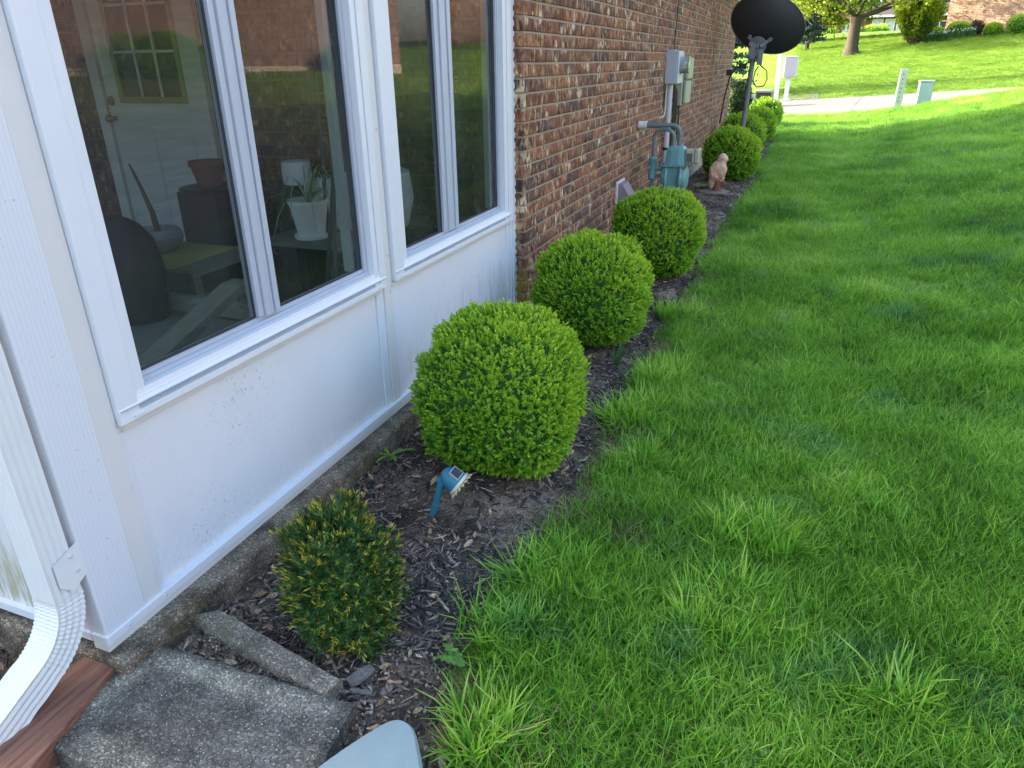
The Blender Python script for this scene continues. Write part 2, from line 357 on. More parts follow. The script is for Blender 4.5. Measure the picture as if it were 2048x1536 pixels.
def mk_wood():
    m, t, b, N, L = nodes('red_stained_timber')
    n1 = posnoise(N, L, 85, (1, .05, 1), detail=6, rough=.7); n2 = posnoise(N, L, 6, (1, .4, 1), detail=4, off=(1, 1, 1))
    c = ramp(N, [(.3, (.085, .034, .020)), (.5, (.22, .095, .058)), (.7, (.30, .15, .095))]); L.new(n1.outputs[0], c.inputs[0])
    r = ramp(N, [(.55, 0.), (.68, .8)]); L.new(n2.outputs[0], r.inputs[0])
    cc = mix(N, L, r.outputs[0], c.outputs[0], (.36, .19, .10))
    L.new(cc, b.inputs['Base Color']); b.inputs['Roughness'].default_value = .75; bump(N, L, b, n1.outputs[0], .5, .003); return m
wood_mat = mk_wood()
def leafmat(name, stops, trans=.35, rough=.5, patch=None, spec=.35, tipcol=None, patchsc=3.0, hue=None):
    """foliage; attribute 'tone' runs along the ramp; patch shifts it over the plant"""
    m, t, b, N, L = nodes(name); out = N['Material Output']
    at = N.new('ShaderNodeAttribute'); at.attribute_name = 'tone'
    n = posnoise(N, L, patchsc, detail=3); mr = N.new('ShaderNodeMapRange'); L.new(n.outputs[0], mr.inputs[0])
    mr.inputs[1].default_value = .3; mr.inputs[2].default_value = .7; mr.inputs[3].default_value = -(patch or .15); mr.inputs[4].default_value = (patch or .15)
    ad = N.new('ShaderNodeMath'); ad.operation = 'ADD'; L.new(at.outputs['Fac'], ad.inputs[0]); L.new(mr.outputs[0], ad.inputs[1])
    r = ramp(N, stops); L.new(ad.outputs[0], r.inputs[0]); c = r.outputs[0]
    if hue:
        n2 = posnoise(N, L, hue[1], detail=3, off=(9, 3, 3)); r2 = ramp(N, [(hue[2], 0.), (hue[2]+.14, 1.)]); L.new(n2.outputs[0], r2.inputs[0])
        c = mix(N, L, r2.outputs[0], c, mix(N, L, 1.0, c, hue[0], 'MULTIPLY'))
    L.new(c, b.inputs['Base Color']); b.inputs['Roughness'].default_value = rough; b.inputs['Specular IOR Level'].default_value = spec
    tl = N.new('ShaderNodeBsdfTranslucent'); L.new(c, tl.inputs[0])
    mx = N.new('ShaderNodeMixShader'); mx.inputs[0].default_value = trans
    L.new(b.outputs[0], mx.inputs[1]); L.new(tl.outputs[0], mx.inputs[2]); L.new(mx.outputs[0], out.inputs[0]); return m
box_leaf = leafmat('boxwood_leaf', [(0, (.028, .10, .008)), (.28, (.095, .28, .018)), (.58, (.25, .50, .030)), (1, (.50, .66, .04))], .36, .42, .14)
yew_leaf = leafmat('yew_needle', [(0, (.012, .045, .014)), (.45, (.045, .13, .028)), (.60, (.14, .24, .03)), (.8, (.50, .44, .04)), (1, (.66, .36, .06))], .2, .4, .04)
grass_leaf = leafmat('lawn_grass_blade', [(0, (.070, .18, .016)), (.35, (.170, .40, .034)), (.7, (.33, .60, .055)), (1, (.62, .72, .19))], .48, .42, .30, patchsc=1.1, hue=((.80, .84, 1.9), 2.3, .55))
straw_leaf = leafmat('dry_grass_blade', [(0, (.22, .17, .09)), (1, (.42, .34, .19))], .3, .7)
weed_leaf = leafmat('broad_weed_leaf', [(0, (.08, .20, .03)), (1, (.24, .42, .08))], .35, .45)
daff_leaf = leafmat('strap_leaf', [(0, (.05, .14, .04)), (1, (.14, .27, .09))], .3, .4)
tree_leaf = leafmat('spring_tree_leaf', [(0, (.12, .20, .02)), (.5, (.28, .36, .04)), (1, (.50, .50, .07))], .45, .6)
tree_leaf2 = leafmat('fresh_green_tree_leaf', [(0, (.07, .15, .02)), (.5, (.17, .28, .04)), (1, (.30, .40, .07))], .4, .6)
forsythia_leaf = leafmat('yellow_green_shrub_leaf', [(0, (.10, .18, .01)), (.5, (.26, .36, .015)), (1, (.50, .50, .02))], .45, .6, patchsc=1.2)
spruce_leaf = leafmat('blue_spruce_needle', [(0, (.012, .030, .028)), (1, (.05, .09, .085))], .1, .7)
dark_hedge_leaf = leafmat('dark_hedge_leaf', [(0, (.010, .025, .008)), (.7, (.03, .07, .015)), (1, (.22, .20, .04))], .2, .6)
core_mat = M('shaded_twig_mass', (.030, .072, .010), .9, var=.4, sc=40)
bark = M('grey_brown_bark', (.055, .042, .030), .9, var=.4, sc=14, bmp=1, bsc=30)
def mk_soil():
    m, t, b, N, L = nodes('bed_soil')
    n = posnoise(N, L, 3.2, detail=4); n2 = posnoise(N, L, 120, detail=5, rough=.75)
    r = ramp(N, [(.36, (.055, .042, .033)), (.50, (.14, .105, .078)), (.62, (.30, .235, .175))]); L.new(n.outputs[0], r.inputs[0])
    r2 = ramp(N, [(.35, .35), (.5, 1.0), (.68, 2.1)]); L.new(n2.outputs[0], r2.inputs[0])
    c = mix(N, L, 1.0, r.outputs[0], r2.outputs[0], 'MULTIPLY')
    L.new(c, b.inputs['Base Color']); b.inputs['Roughness'].default_value = 1; b.inputs['Specular IOR Level'].default_value = .1
    bump(N, L, b, n2.outputs[0], 1, .01); return m
soil_mat = mk_soil()
def mk_chip(name, cols):
    m, t, b, N, L = nodes(name)
    oi = N.new('ShaderNodeObjectInfo'); r = ramp(N, cols); L.new(oi.outputs['Random'], r.inputs[0])
    n = posnoise(N, L, 260, (1, 1, 1), detail=3); r2 = ramp(N, [(.35, .5), (.65, 1.7)]); L.new(n.outputs[0], r2.inputs[0])
    c = mix(N, L, 1.0, r.outputs[0], r2.outputs[0], 'MULTIPLY'); L.new(c, b.inputs['Base Color']); b.inputs['Roughness'].default_value = .8
    b.inputs['Specular IOR Level'].default_value = .3
    bump(N, L, b, n.outputs[0], .6, .002); return m
chip_mat = mk_chip('dyed_black_mulch_chip', [(0, (.024, .023, .023)), (.28, (.055, .049, .047)), (.50, (.105, .088, .078)), (.72, (.16, .125, .098)), (.9, (.28, .22, .165)), (1, (.42, .35, .27))])
def mk_lawn():
    m, t, b, N, L = nodes('lawn_turf')
    n1 = posnoise(N, L, .55, detail=5, rough=.6); n2 = posnoise(N, L, 14, (1, .55, 1), detail=6, rough=.75, off=(2, 5, 1))
    r = ramp(N, [(.32, (.10, .20, .020)), (.5, (.145, .25, .024)), (.68, (.19, .30, .032))]); L.new(n1.outputs[0], r.inputs[0])
    r2 = ramp(N, [(.3, .55), (.5, 1.0), (.72, 1.55)]); L.new(n2.outputs[0], r2.inputs[0])
    c = mix(N, L, 1.0, r.outputs[0], r2.outputs[0], 'MULTIPLY')
    wv = N.new('ShaderNodeTexWave'); wv.inputs['Scale'].default_value = .35; wv.inputs['Distortion'].default_value = 1.5; wv.bands_direction = 'Y'
    g = N.new('ShaderNodeNewGeometry'); L.new(g.outputs['Position'], wv.inputs[0]); rw = ramp(N, [(.3, .88), (.7, 1.12)]); L.new(wv.outputs[1], rw.inputs[0])
    c = mix(N, L, 1.0, c, rw.outputs[0], 'MULTIPLY')
    sx = N.new('ShaderNodeSeparateXYZ'); L.new(g.outputs['Position'], sx.inputs[0]); my = N.new('ShaderNodeMapRange'); L.new(sx.outputs[1], my.inputs[0])
    my.inputs[1].default_value = 14; my.inputs[2].default_value = 6; th = posnoise(N, L, 90, detail=5, rough=.8); rt_ = ramp(N, [(.35, (.045, .032, .018)), (.6, (.20, .155, .085))]); L.new(th.outputs[0], rt_.inputs[0])
    c = mix(N, L, my.outputs[0], c, rt_.outputs[0])      # under the blades close by: brown thatch
    L.new(c, b.inputs['Base Color']); b.inputs['Roughness'].default_value = .9; b.inputs['Specular IOR Level'].default_value = .15
    bump(N, L, b, n2.outputs[0], .8, .04); return m
lawn_mat = mk_lawn()

# ------------------------------------------------------------------ the ground, bed and driveway
def sheet(name, xs, ys, zf, mat, mask=None, smooth=True):
    X, Y = np.meshgrid(xs, ys); Z = zf(X, Y); nx, ny = len(xs), len(ys)
    v = np.stack([X, Y, Z], -1).reshape(-1, 3); i = np.arange((ny-1)*(nx-1)); r = i//(nx-1); c = i % (nx-1); a = r*nx+c
    f = np.stack([a, a+1, a+nx+1, a+nx], -1)
    me = bpy.data.meshes.new(name); me.from_pydata(v.tolist(), [], f.tolist()); me.materials.append(mat)
    if smooth: me.polygons.foreach_set('use_smooth', [True]*len(me.polygons))
    return tag(link(name, me), kind='structure')
xs = np.unique(np.concatenate([np.linspace(-300, -30, 14), np.linspace(-30, -4, 14), np.linspace(-4, 8, 61), np.linspace(8, 30, 23), np.linspace(30, 300, 14)]))
ys = np.unique(np.concatenate([np.linspace(-300, -20, 12), np.linspace(-20, 0, 11), np.linspace(0, 34, 120), np.linspace(34, 110, 77), np.linspace(110, 400, 14)]))
def lawnz(X, Y):
    z = ground(X, Y)
    under = ((Y > 22.9) & (Y < 30.4)); z = np.where(under, z-0.05*1, z)        # cut for the driveway slab
    inbed = (X < edge(Y)-.02) & (X > -20) & (Y < 18.5) & (Y > -3); return np.where(inbed, z-0.03, z)
sheet('lawn_ground', xs, ys, lawnz, lawn_mat)
# planting bed along the wall
ys_b = np.linspace(-2, 18.6, 420); us = np.linspace(0, 1, 26)
U_, YB = np.meshgrid(us, ys_b); XE = edge(YB)+.05
XB = np.where(YB < .95, -4.6, -1.62)+(XE-np.where(YB < .95, -4.6, -1.62))*U_
XB = -1.62+(XE+1.62)*U_
ZB = bedz(XB, YB)
def gridmesh(name, X, Y, Z, mat, parent=None):
    ny, nx = X.shape; v = np.stack([X, Y, Z], -1).reshape(-1, 3); i = np.arange((ny-1)*(nx-1)); r = i//(nx-1); c = i % (nx-1); a = r*nx+c
    me = bpy.data.meshes.new(name); me.from_pydata(v.tolist(), [], np.stack([a, a+1, a+nx+1, a+nx], -1).tolist()); me.materials.append(mat)
    me.polygons.foreach_set('use_smooth', [True]*len(me.polygons)); return link(name, me, parent)
tag(gridmesh('planting_bed', XB, YB, ZB, soil_mat), kind='structure')
XL, YL = np.meshgrid(np.linspace(-5.2, -1.6, 60), np.linspace(-.6, .99, 40))
tag(gridmesh('bare_soil', XL, YL, 0.0+0.035*fbm(XL, YL, 4), soil_mat), kind='structure')
# driveway
def drivez(X, Y): return 0.045+0.06*(X)+0.006*(Y-22.5)+.02
xd = np.linspace(-26, 16, 60); yd = np.linspace(22.55, 31.0, 12)
def drv(X, Y): return ground(X, np.clip(Y, 23.2, 31))+.012
def apron_y(X, v):  # far edge bends away toward the left
    return 22.5+(30.6+0.10*np.sin(X*.4)-22.5)*v
Xd, Vd = np.meshgrid(xd, np.linspace(0, 1, 14)); Yd = apron_y(Xd, Vd); Zd = drv(Xd, Yd)
dw = tag(gridmesh('driveway', Xd, Yd, Zd, drive_mat), kind='structure')
joint_mat = M('dark_expansion_joint', (.12, .10, .08), .9)
for xj in (-8, -3.6, .9, 5.4):       # saw-cut joints between the driveway bays
    y0 = np.linspace(22.55, 30.5, 9); X2 = np.stack([xj+y0*0-.012+.09*(y0-22), xj+y0*0+.012+.09*(y0-22)], -1); Y2 = np.stack([y0, y0], -1)
    gridmesh('expansion_joint', X2, Y2, drv(X2, Y2)+.004, joint_mat, dw)
# a second pad where the pedestal box stands
Xp, Yp = np.meshgrid(np.linspace(-4, .2, 8), np.linspace(30.4, 32.0, 5))
tag(gridmesh('pavement', Xp, Yp, ground(Xp, Yp)+.02, drive_mat), kind='structure')

# ------------------------------------------------------------------ scatter (stuff) by geometry nodes
def scatter(name, pos, rot, scl, idx, sources, parent=None, label=None):
    me = bpy.data.meshes.new(name); n = len(pos); me.vertices.add(n); me.vertices.foreach_set('co', np.asarray(pos, np.float32).ravel())
    a = me.attributes.new('rot', 'FLOAT_VECTOR', 'POINT'); a.data.foreach_set('vector', np.asarray(rot, np.float32).ravel())
    a = me.attributes.new('scl', 'FLOAT', 'POINT'); a.data.foreach_set('value', np.asarray(scl, np.float32))
    a = me.attributes.new('idx', 'INT', 'POINT'); a.data.foreach_set('value', np.asarray(idx, np.int32))
    o = link(name, me, parent); c = bpy.data.collections.new(name+'_pieces')
    for i, (sm, mt) in enumerate(sources):
        so = bpy.data.objects.new('%s_piece_%02d' % (name, i), sm); c.objects.link(so)
        if mt and not sm.materials: sm.materials.append(mt)
    g = bpy.data.node_groups.new(name+'_nodes', 'GeometryNodeTree')
    g.interface.new_socket('Geometry', in_out='INPUT', socket_type='NodeSocketGeometry'); g.interface.new_socket('Geometry', in_out='OUTPUT', socket_type='NodeSocketGeometry')
    N = g.nodes; L = g.links; gi = N.new('NodeGroupInput'); go = N.new('NodeGroupOutput')
    ci = N.new('GeometryNodeCollectionInfo'); ci.inputs['Collection'].default_value = c; ci.inputs['Separate Children'].default_value = True; ci.inputs['Reset Children'].default_value = True
    ip = N.new('GeometryNodeInstanceOnPoints'); ip.inputs['Pick Instance'].default_value = True
    def na(t, nm):
        q = N.new('GeometryNodeInputNamedAttribute'); q.data_type = t; q.inputs['Name'].default_value = nm; return q.outputs['Attribute']
    L.new(gi.outputs[0], ip.inputs['Points']); L.new(ci.outputs[0], ip.inputs['Instance']); L.new(na('INT', 'idx'), ip.inputs['Instance Index'])
    er = N.new('FunctionNodeEulerToRotation'); L.new(na('FLOAT_VECTOR', 'rot'), er.inputs[0]); L.new(er.outputs[0], ip.inputs['Rotation'])
    L.new(na('FLOAT', 'scl'), ip.inputs['Scale']); L.new(ip.outputs[0], go.inputs[0])
    md = o.modifiers.new('scatter', 'NODES'); md.node_group = g
    tag(o, label, None, None, 'stuff'); return o

def raw_mesh(name, V, F, mat=None, tone=None, mats=None, mi=None):
    me = bpy.data.meshes.new(name); V = np.asarray(V, np.float32); 
    F = np.asarray(F, np.int32); k = F.shape[1]
    me.vertices.add(len(V)); me.vertices.foreach_set('co', V.ravel())
    me.loops.add(F.size); me.loops.foreach_set('vertex_index', F.ravel())
    me.polygons.add(len(F)); me.polygons.foreach_set('loop_start', np.arange(0, F.size, k)); 
    if tone is not None:
        a = me.attributes.new('tone', 'FLOAT', 'POINT'); a.data.foreach_set('value', np.asarray(tone, np.float32))
    for m in (mats or ([mat] if mat else [])): me.materials.append(m)
    if mi is not None: me.polygons.foreach_set('material_index', np.asarray(mi, np.int32))
    me.update(calc_edges=True); me.validate(); return me

def blades(n, spread, h, w, lean, seed, segs=3, tone=(.2, .9), clump=0., yellow=0.):
    """n grass blades rooted in a disc; returns V, F(quads), tone"""
    r = np.random.default_rng(seed); rr = spread*np.sqrt(r.random(n)); th = r.random(n)*2*np.pi
    bx, by = rr*np.cos(th), rr*np.sin(th); hh = h*(.55+.7*r.random(n)); ww = w*(.7+.6*r.random(n))
    az = r.random(n)*2*np.pi
    if clump: az = th+r.normal(0, .7, n)
    ln = lean*(.3+1.1*r.random(n)); tn = tone[0]+(tone[1]-tone[0])*r.random(n); tn = np.where(r.random(n) < yellow, 1.05, tn)
    V = []; T = []; ts = np.linspace(0, 1, segs+1)
    dx, dy = np.cos(az), np.sin(az); pa = az+np.pi/2+r.normal(0, .5, n); px, py = np.cos(pa), np.sin(pa)
    for t in ts:
        out = hh*ln*t**1.7; z = hh*t*(1-.28*ln*t); wd = ww*(1-t**2.2)*.5+ww*.06
        for s in (-1, 1):
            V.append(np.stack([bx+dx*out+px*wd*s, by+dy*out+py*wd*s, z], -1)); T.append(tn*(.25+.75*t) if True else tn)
    V = np.stack(V, 1); T = np.stack(T, 1); k = 2*(segs+1)
    F = [(2*i, 2*i+1, 2*i+3, 2*i+2) for i in range(segs)]
    Fa = (np.arange(n)[:, None, None]*k+np.array(F)[None]).reshape(-1, 4)
    return V.reshape(-1, 3), Fa, T.reshape(-1)

def in_view(x, y, z=0, pad=.12):
    d = np.stack([x, y, z-CAMH+0*x], -1); f = d@np.array(fw); a = d@np.array(Rv)/f*1424.5/1024; b = d@np.array(Uv)/f*1424.5/768
    return (f > .1) & (np.abs(a) < 1+pad) & (np.abs(b) < 1+pad)

turf = [(raw_mesh('tuft', *blades(46, .075, .062, .0032, .55, 100+i, tone=(.15, .85), yellow=.03)[:2], tone=None), None) for i in range(0)]
def tufts(pref, count, args, mat):
    out = []
    for i in range(count):
        V, F, T = blades(*args[:-1], seed=args[-1]+i, **{}) if False else blades(args[0], args[1], args[2], args[3], args[4], args[5]+i, tone=args[6], clump=args[7], yellow=args[8])
        out.append((raw_mesh(pref, V, F, mat, T), None))
    return out
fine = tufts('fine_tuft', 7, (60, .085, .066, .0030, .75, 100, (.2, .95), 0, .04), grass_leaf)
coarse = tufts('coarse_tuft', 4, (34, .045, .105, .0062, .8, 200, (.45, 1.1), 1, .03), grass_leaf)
dry = tufts('dry_tuft', 2, (22, .08, .045, .0028, 1.0, 300, (0, 1), 0, 0), straw_leaf)
pts = []; rt = []; sc = []; ix = []
def lay(x0, x1, y0, y1, dens, smin, smax, kinds, dropf=None, hscale=1.):
    n = int((x1-x0)*(y1-y0)*dens); x = x0+(x1-x0)*rng.random(n); y = y0+(y1-y0)*rng.random(n)
    keep = (x > edge(y)+.035-.05*rng.random(n)**2) & in_view(x, y, ground(x, y)) & ~((y > 22.45) & (y < 30.7))
    keep &= ~((x < -1.0) & (y < 1.2))
    if dropf is not None: keep &= rng.random(n) < dropf(x, y)
    x, y = x[keep], y[keep]; n = len(x); z = ground(x, y)-.004
    pts.append(np.stack([x, y, z], -1))
    dirn = 6.28*fbm(x, y, .9, 2)*2            # the lie of the grass turns slowly over the lawn
    tilt = .34*(.4+noise2(x, y, 2.1))
    rt.append(np.stack([tilt*np.cos(dirn)*1.0+rng.normal(0, .10, n), tilt*np.sin(dirn)+rng.normal(0, .10, n), rng.random(n)*6.28], -1))
    hs = .72+.62*fbm(x, y, 3.1, 3)
    sc.append((smin+(smax-smin)*rng.random(n))*hs*hscale); ix.append(rng.integers(kinds[0], kinds[1], n))
def edgefade(x, y):
    d = x-edge(y); thin = np.clip((noise2(x+4, y, 3.4)-.52)/.16, 0, 1)*np.clip(1.1-d/.75, 0, 1)
    return np.clip(d/.16, .22, 1)*(1-.80*thin)
lay(-.9, 1.6, .6, 3.2, 900, .75, 1.15, (0, 7), edgefade)
lay(-.9, 2.6, 3.2, 7.5, 520, .85, 1.25, (0, 7), edgefade)
lay(-.9, 5.2, 7.5, 14, 230, 1.0, 1.5, (0, 7))
lay(-1.6, 8.0, 14, 22.5, 110, 1.15, 1.7, (0, 7))
# coarser bunch grass in separate clumps
def clumps(cl):
    for cx, cy, r_, n in cl:
        t = rng.random(n)*6.28; q = r_*np.sqrt(rng.random(n)); x = cx+q*np.cos(t); y = cy+q*np.sin(t)
        pts.append(np.stack([x, y, ground(x, y)-.004], -1)); rt.append(np.stack([-.5*np.sin(t)*q/r_, .5*np.cos(t)*q/r_, rng.random(n)*6.28], -1))
        sc.append(.75+.4*rng.random(n)); ix.append(rng.integers(7, 11, n))
clumps([(.02, 2.12, .17, 34), (-.02, 1.72, .15, 26), (-.52, 1.72, .16, 26), (-.58, 2.9, .13, 22), (-.55, 3.35, .15, 24), (-.62, 1.42, .10, 12), (.35, 1.5, .10, 10), (-.55, 1.1, .09, 9), (-.45, 2.5, .1, 9),
        (-.6, 4.4, .14, 16), (-.5, 5.6, .2, 20), (.5, 5.0, .2, 16), (1.2, 4.6, .2, 14), (-.2, 6.6, .2, 16), (.8, 7.9, .3, 18)])
lay(-.85, .9, .7, 6, 330, .8, 1.2, (11, 13), lambda x, y: np.clip(1.1-(x-edge(y))/.5, .05, 1)*(.15+.85*(noise2(x+4, y, 3.4) > .50)))
scatter('lawn_grass', np.concatenate(pts), np.concatenate(rt), np.concatenate(sc), np.concatenate(ix), fine+coarse+dry, label='green lawn grass running alongside the house')
# far lawn: larger tufts, thinner spread
pts, rt, sc, ix = [], [], [], []
hill_leaf = leafmat('sunlit_lawn_blade', [(0, (.12, .23, .022)), (.5, (.19, .32, .030)), (1, (.30, .41, .06))], .35, .6, .25, patchsc=.5)
farT = tufts('far_tuft', 5, (90, .28, .030, .011, .9, 400, (.1, .9), 0, .03), hill_leaf)
lay(-5, 14, 30.7, 62, 22, .9, 1.3, (0, 5))
scatter('hill_grass', np.concatenate(pts), np.concatenate(rt), np.concatenate(sc), np.concatenate(ix), farT, label='sunlit grass on the slope behind the driveway')

def leafy(seed, n, rad_, sz, zz):
    r = random.Random(seed); V = []; F = []; T = []
    for i in range(n):
        a = r.random()*6.28; q = rad_*math.sqrt(r.random()); x, y, z = q*math.cos(a), q*math.sin(a), zz*r.uniform(.5, 1.1); tn = r.random()
        for k in range(3):
            b = a+k*2.1; cx_, cy_ = x+sz*.55*math.cos(b), y+sz*.55*math.sin(b); n0 = len(V)
            for j in range(6):
                t = 6.283*j/6; V.append((cx_+sz*.5*math.cos(t), cy_+sz*.42*math.sin(t), z+.002*math.cos(t*2)+.15*sz*math.sin(b+t)))
            F += [(n0, n0+1, n0+2, n0+5), (n0+2, n0+3, n0+4, n0+5)]; T += [tn]*6
    return raw_mesh('clover', V, F, weed_leaf, T)
n = 420; cx0 = -.62+2.6*rng.random(n); cy0 = .9+5.5*rng.random(n)**1.3; k0 = (cx0 > edge(cy0)-.02) & in_view(cx0, cy0) & (noise2(cx0, cy0, 1.6) > .52); cx0, cy0 = cx0[k0], cy0[k0]; n = len(cx0)
scatter('clover_patch', np.stack([cx0, cy0, ground(cx0, cy0)], -1), np.stack([rng.normal(0, .15, n), rng.normal(0, .15, n), rng.random(n)*6], -1), .7+.6*rng.random(n), rng.integers(0, 3, n), [(leafy(i, 9, .045, .0085, .040), None) for i in range(3)], label='low clover growing through the near lawn')
# mulch
def chip_mesh(l, w, h, seed):
    r = np.random.default_rng(seed); V = []; n = 5
    for i in range(n):
        t = i/(n-1)-.5; k = (1-abs(t*2)**3*.75); bend = .12*l*(r.random()-.5)
        for (a, b) in ((-.5, 0), (0, .5), (.5, .05), (0, -.4)):
            V.append((t*l, a*w*k*(.7+.6*r.random())+bend*.4, b*h*k*(.6+.8*r.random())))
    F = [(i*4+k, i*4+(k+1) % 4, (i+1)*4+(k+1) % 4, (i+1)*4+k) for i in range(n-1) for k in range(4)]+[(3, 2, 1, 0), (16, 17, 18, 19)]
    return raw_mesh('chip', V, F, chip_mat)
chips = [(chip_mesh(l, w, h, 50+i), None) for i, (l, w, h) in enumerate([(.045, .007, .005), (.032, .009, .005), (.06, .008, .006), (.026, .012, .006), (.018, .008, .005), (.038, .005, .004), (.05, .013, .007), (.012, .009, .006), (.07, .006, .004)])]
def mulch(dens, y0, y1, s0, s1, x0=-1.5, x1=-.5):
    n = int(dens*(y1-y0)*(x1-x0)); x = x0+(x1-x0)*rng.random(n); y = y0+(y1-y0)*rng.random(n)
    bare = fbm(x, y, 2.4, 3); prob = np.clip(1.15-np.clip((bare-.47)/.13, 0, 1)*.85, .12, 1)
    keep = (x < edge(y)+.05*rng.random(n)) & (rng.random(n) < prob) & in_view(x, y)
    keep &= ~((x > -1.46) & (x < -.80) & (y < 1.03))
    keep &= (x > -1.425)
    x, y = x[keep], y[keep]; n = len(x)
    p = np.stack([x, y, bedz(x, y)+.002+.010*rng.random(n)**2], -1)
    ml = rng.normal(0, .24, (n, 3)); ml[:, 2] = rng.random(n)*6.28
    return p, ml, s0+(s1-s0)*rng.random(n), rng.integers(0, 9, n)
sets = [mulch(7000, .9, 2.6, .45, 1.25), mulch(4500, 2.6, 5.2, .5, 1.2), mulch(1800, 5.2, 10, .6, 1.3), mulch(800, 10, 18, .8, 1.5)]
nl = 1700; xx = -4.4+2.9*rng.random(nl); yy = .2+.72*rng.random(nl)     # leaf litter and chips left of the sunroom
sets.append((np.stack([xx, yy, .035*fbm(xx, yy, 4)+.004+.008*rng.random(nl)], -1), np.stack([rng.normal(0, .3, nl), rng.normal(0, .3, nl), rng.random(nl)*6.28], -1), .5+.7*rng.random(nl), rng.integers(0, 9, nl)))
scatter('bark_mulch', *[np.concatenate([s[i] for s in sets]) for i in range(4)], chips, label='dyed black shredded bark mulch over the planting bed')
def litter(seed):
    r = random.Random(seed); V = []; 
    for i in range(4):
        for j in (-1, 0, 1): V.append(((i/3-.5)*.034, j*.008*math.sin(math.pi*(i/3*.8+.1))*r.uniform(.8, 1.2), .004+abs(j)*.005+r.uniform(0, .003)))
    return raw_mesh('dead_leaf', V, [(i*3+j, i*3+j+1, i*3+j+4, i*3+j+3) for i in range(3) for j in (0, 1)], litter_mat)
litter_mat = mk_chip('dead_leaf', [(0, (.12, .07, .04)), (.5, (.26, .17, .10)), (1, (.42, .33, .22))])
n = 520; lx_ = -1.42+.95*rng.random(n); ly_ = .95+4.6*rng.random(n)**1.4; k0 = (lx_ < edge(ly_)+.10) & ~((lx_ > -1.46) & (lx_ < -.8) & (ly_ < 1.03)); lx_, ly_ = lx_[k0], ly_[k0]
lx_ = np.concatenate([lx_, -3.6+2.0*rng.random(160)]); ly_ = np.concatenate([ly_, .25+.6*rng.random(160)]); n = len(lx_)
scatter('leaf_litter', np.stack([lx_, ly_, np.where(ly_ < .9, .035, bedz(lx_, ly_)+.008)], -1), np.stack([rng.normal(0, .3, n), rng.normal(0, .3, n), rng.random(n)*6], -1), .5+.7*rng.random(n), rng.integers(0, 3, n), [(litter(i), None) for i in range(3)], label='small dead leaves and twigs scattered over the mulch')
# pea gravel between slab and edging block
def peb(seed):
    m = MB(); m.ball((0, 0, 0), (.006, .0045, .0035), 8); me = bpy.data.meshes.new('pebble'); me.from_pydata(m.v, [], m.f)
    me.materials.append(chip_tan); me.polygons.foreach_set('use_smooth', [True]*len(me.polygons)); return me
chip_tan = mk_chip('tan_pea_gravel', [(0, (.10, .065, .04)), (.5, (.22, .15, .10)), (1, (.36, .28, .20))])
n = 420; gx = -1.36+.50*rng.random(n); gy = 1.02+.11*rng.random(n)*(1-(gx+1.36)/.6)
n2 = 260; gx = np.concatenate([gx, -.86+.26*rng.random(n2)]); gy = np.concatenate([gy, .95+.35*rng.random(n2)]); n += n2
scatter('pea_gravel', np.stack([gx, gy, bedz(gx, gy)+.004], -1), rng.random((n, 3))*6, .6+.8*rng.random(n), np.zeros(n), [(peb(1), None)], label='tan pea gravel beside the concrete slab')

# ------------------------------------------------------------------ brick house
XW, YF = -1.44, 3.85; CH, BL, JT = .0743, .239, .010; ZB0 = .163; NC = 35
house = thing('brick_house', 'brown flaked brick house with a long side wall beside the shrub bed', 'house', (XW, YF, 0))
YE = 14.75; ZT = ZB0+NC*CH+.02
m = MB()
m.box((XW-.25, YF+.007, -.1), (XW-.007, YE, ZT))                        # side wall core, mortar showing in the joints
m.build('wall', mortar, house); m = MB()
m.box((-1.62, YF+.007, .1), (XW-.251, YF+.25, ZT)); 
m.box((-3.58, YF+.007, .1), (-1.62, YF+.25, ZT)); m.box((-9, YF+.007, .1), (-4.56, YF+.25, ZT)); m.box((-4.56, YF+.007, 2.36), (-3.58, YF+.25, ZT))
m.build('wall', M('indoor_shade_mortar', (.12, .105, .085), .95, var=.3, sc=40), house); m = MB()  # same mortar in a darker colour, indoor shade painted in
m.box((-12, YE-.25, -.1), (XW-.251, YE-.001, ZT)); m.box((-12.2, YF, -.1), (-12, YE, ZT))
m.build('wall', mortar, house)
MB().box((XW-.2, YF-.0, -.2), (XW+.022, YE+.02, ZB0-.012)).build('foundation', M('pale_house_foundation', (.42, .37, .30), .95, var=.2, sc=20, bmp=.4, bsc=120), house)
# bricks: shared meshes, face towards +X
def brick_block(L_, H_, D_, seed):
    r = random.Random(seed); c = .0035; v = []
    for (dx, iy) in ((-D_, 0), (-.003, 0), (0, c)):
        for (a, b_) in ((0, 0), (1, 0), (1, 1), (0, 1)):
            j = lambda s: (r.random()-.5)*s
            v.append((dx+(j(.004) if dx == 0 else 0), (iy if a == 0 else L_-iy)+j(.002)*(dx > -D_), (iy if b_ == 0 else H_-iy)+j(.002)*(dx > -D_)))
    f = []
    for s in (0, 4):
        for k in range(4): f.append((s+k, s+(k+1) % 4, s+4+(k+1) % 4, s+4+k))
    f.append((8, 9, 10, 11)); return v, f
stretch = []; 
for i in range(18):
    v, f = brick_block(BL-.005, CH-.012, .05, i); stretch.append(raw_mesh('brick', v, f, brick_mat, [random.Random(i*7+1).random()]*len(v)))
def bricks_side():
    out = []
    for c in range(NC):
        z = ZB0+c*CH; off = 0 if c % 2 else BL/2; y = YF+off*0
        ys_ = []; y = YF+(BL if c % 2 else BL/2)
        while y+BL < YE: ys_.append(y); y += BL
        out += [(y_, z) for y_ in ys_]
    return out
allb = bricks_side()
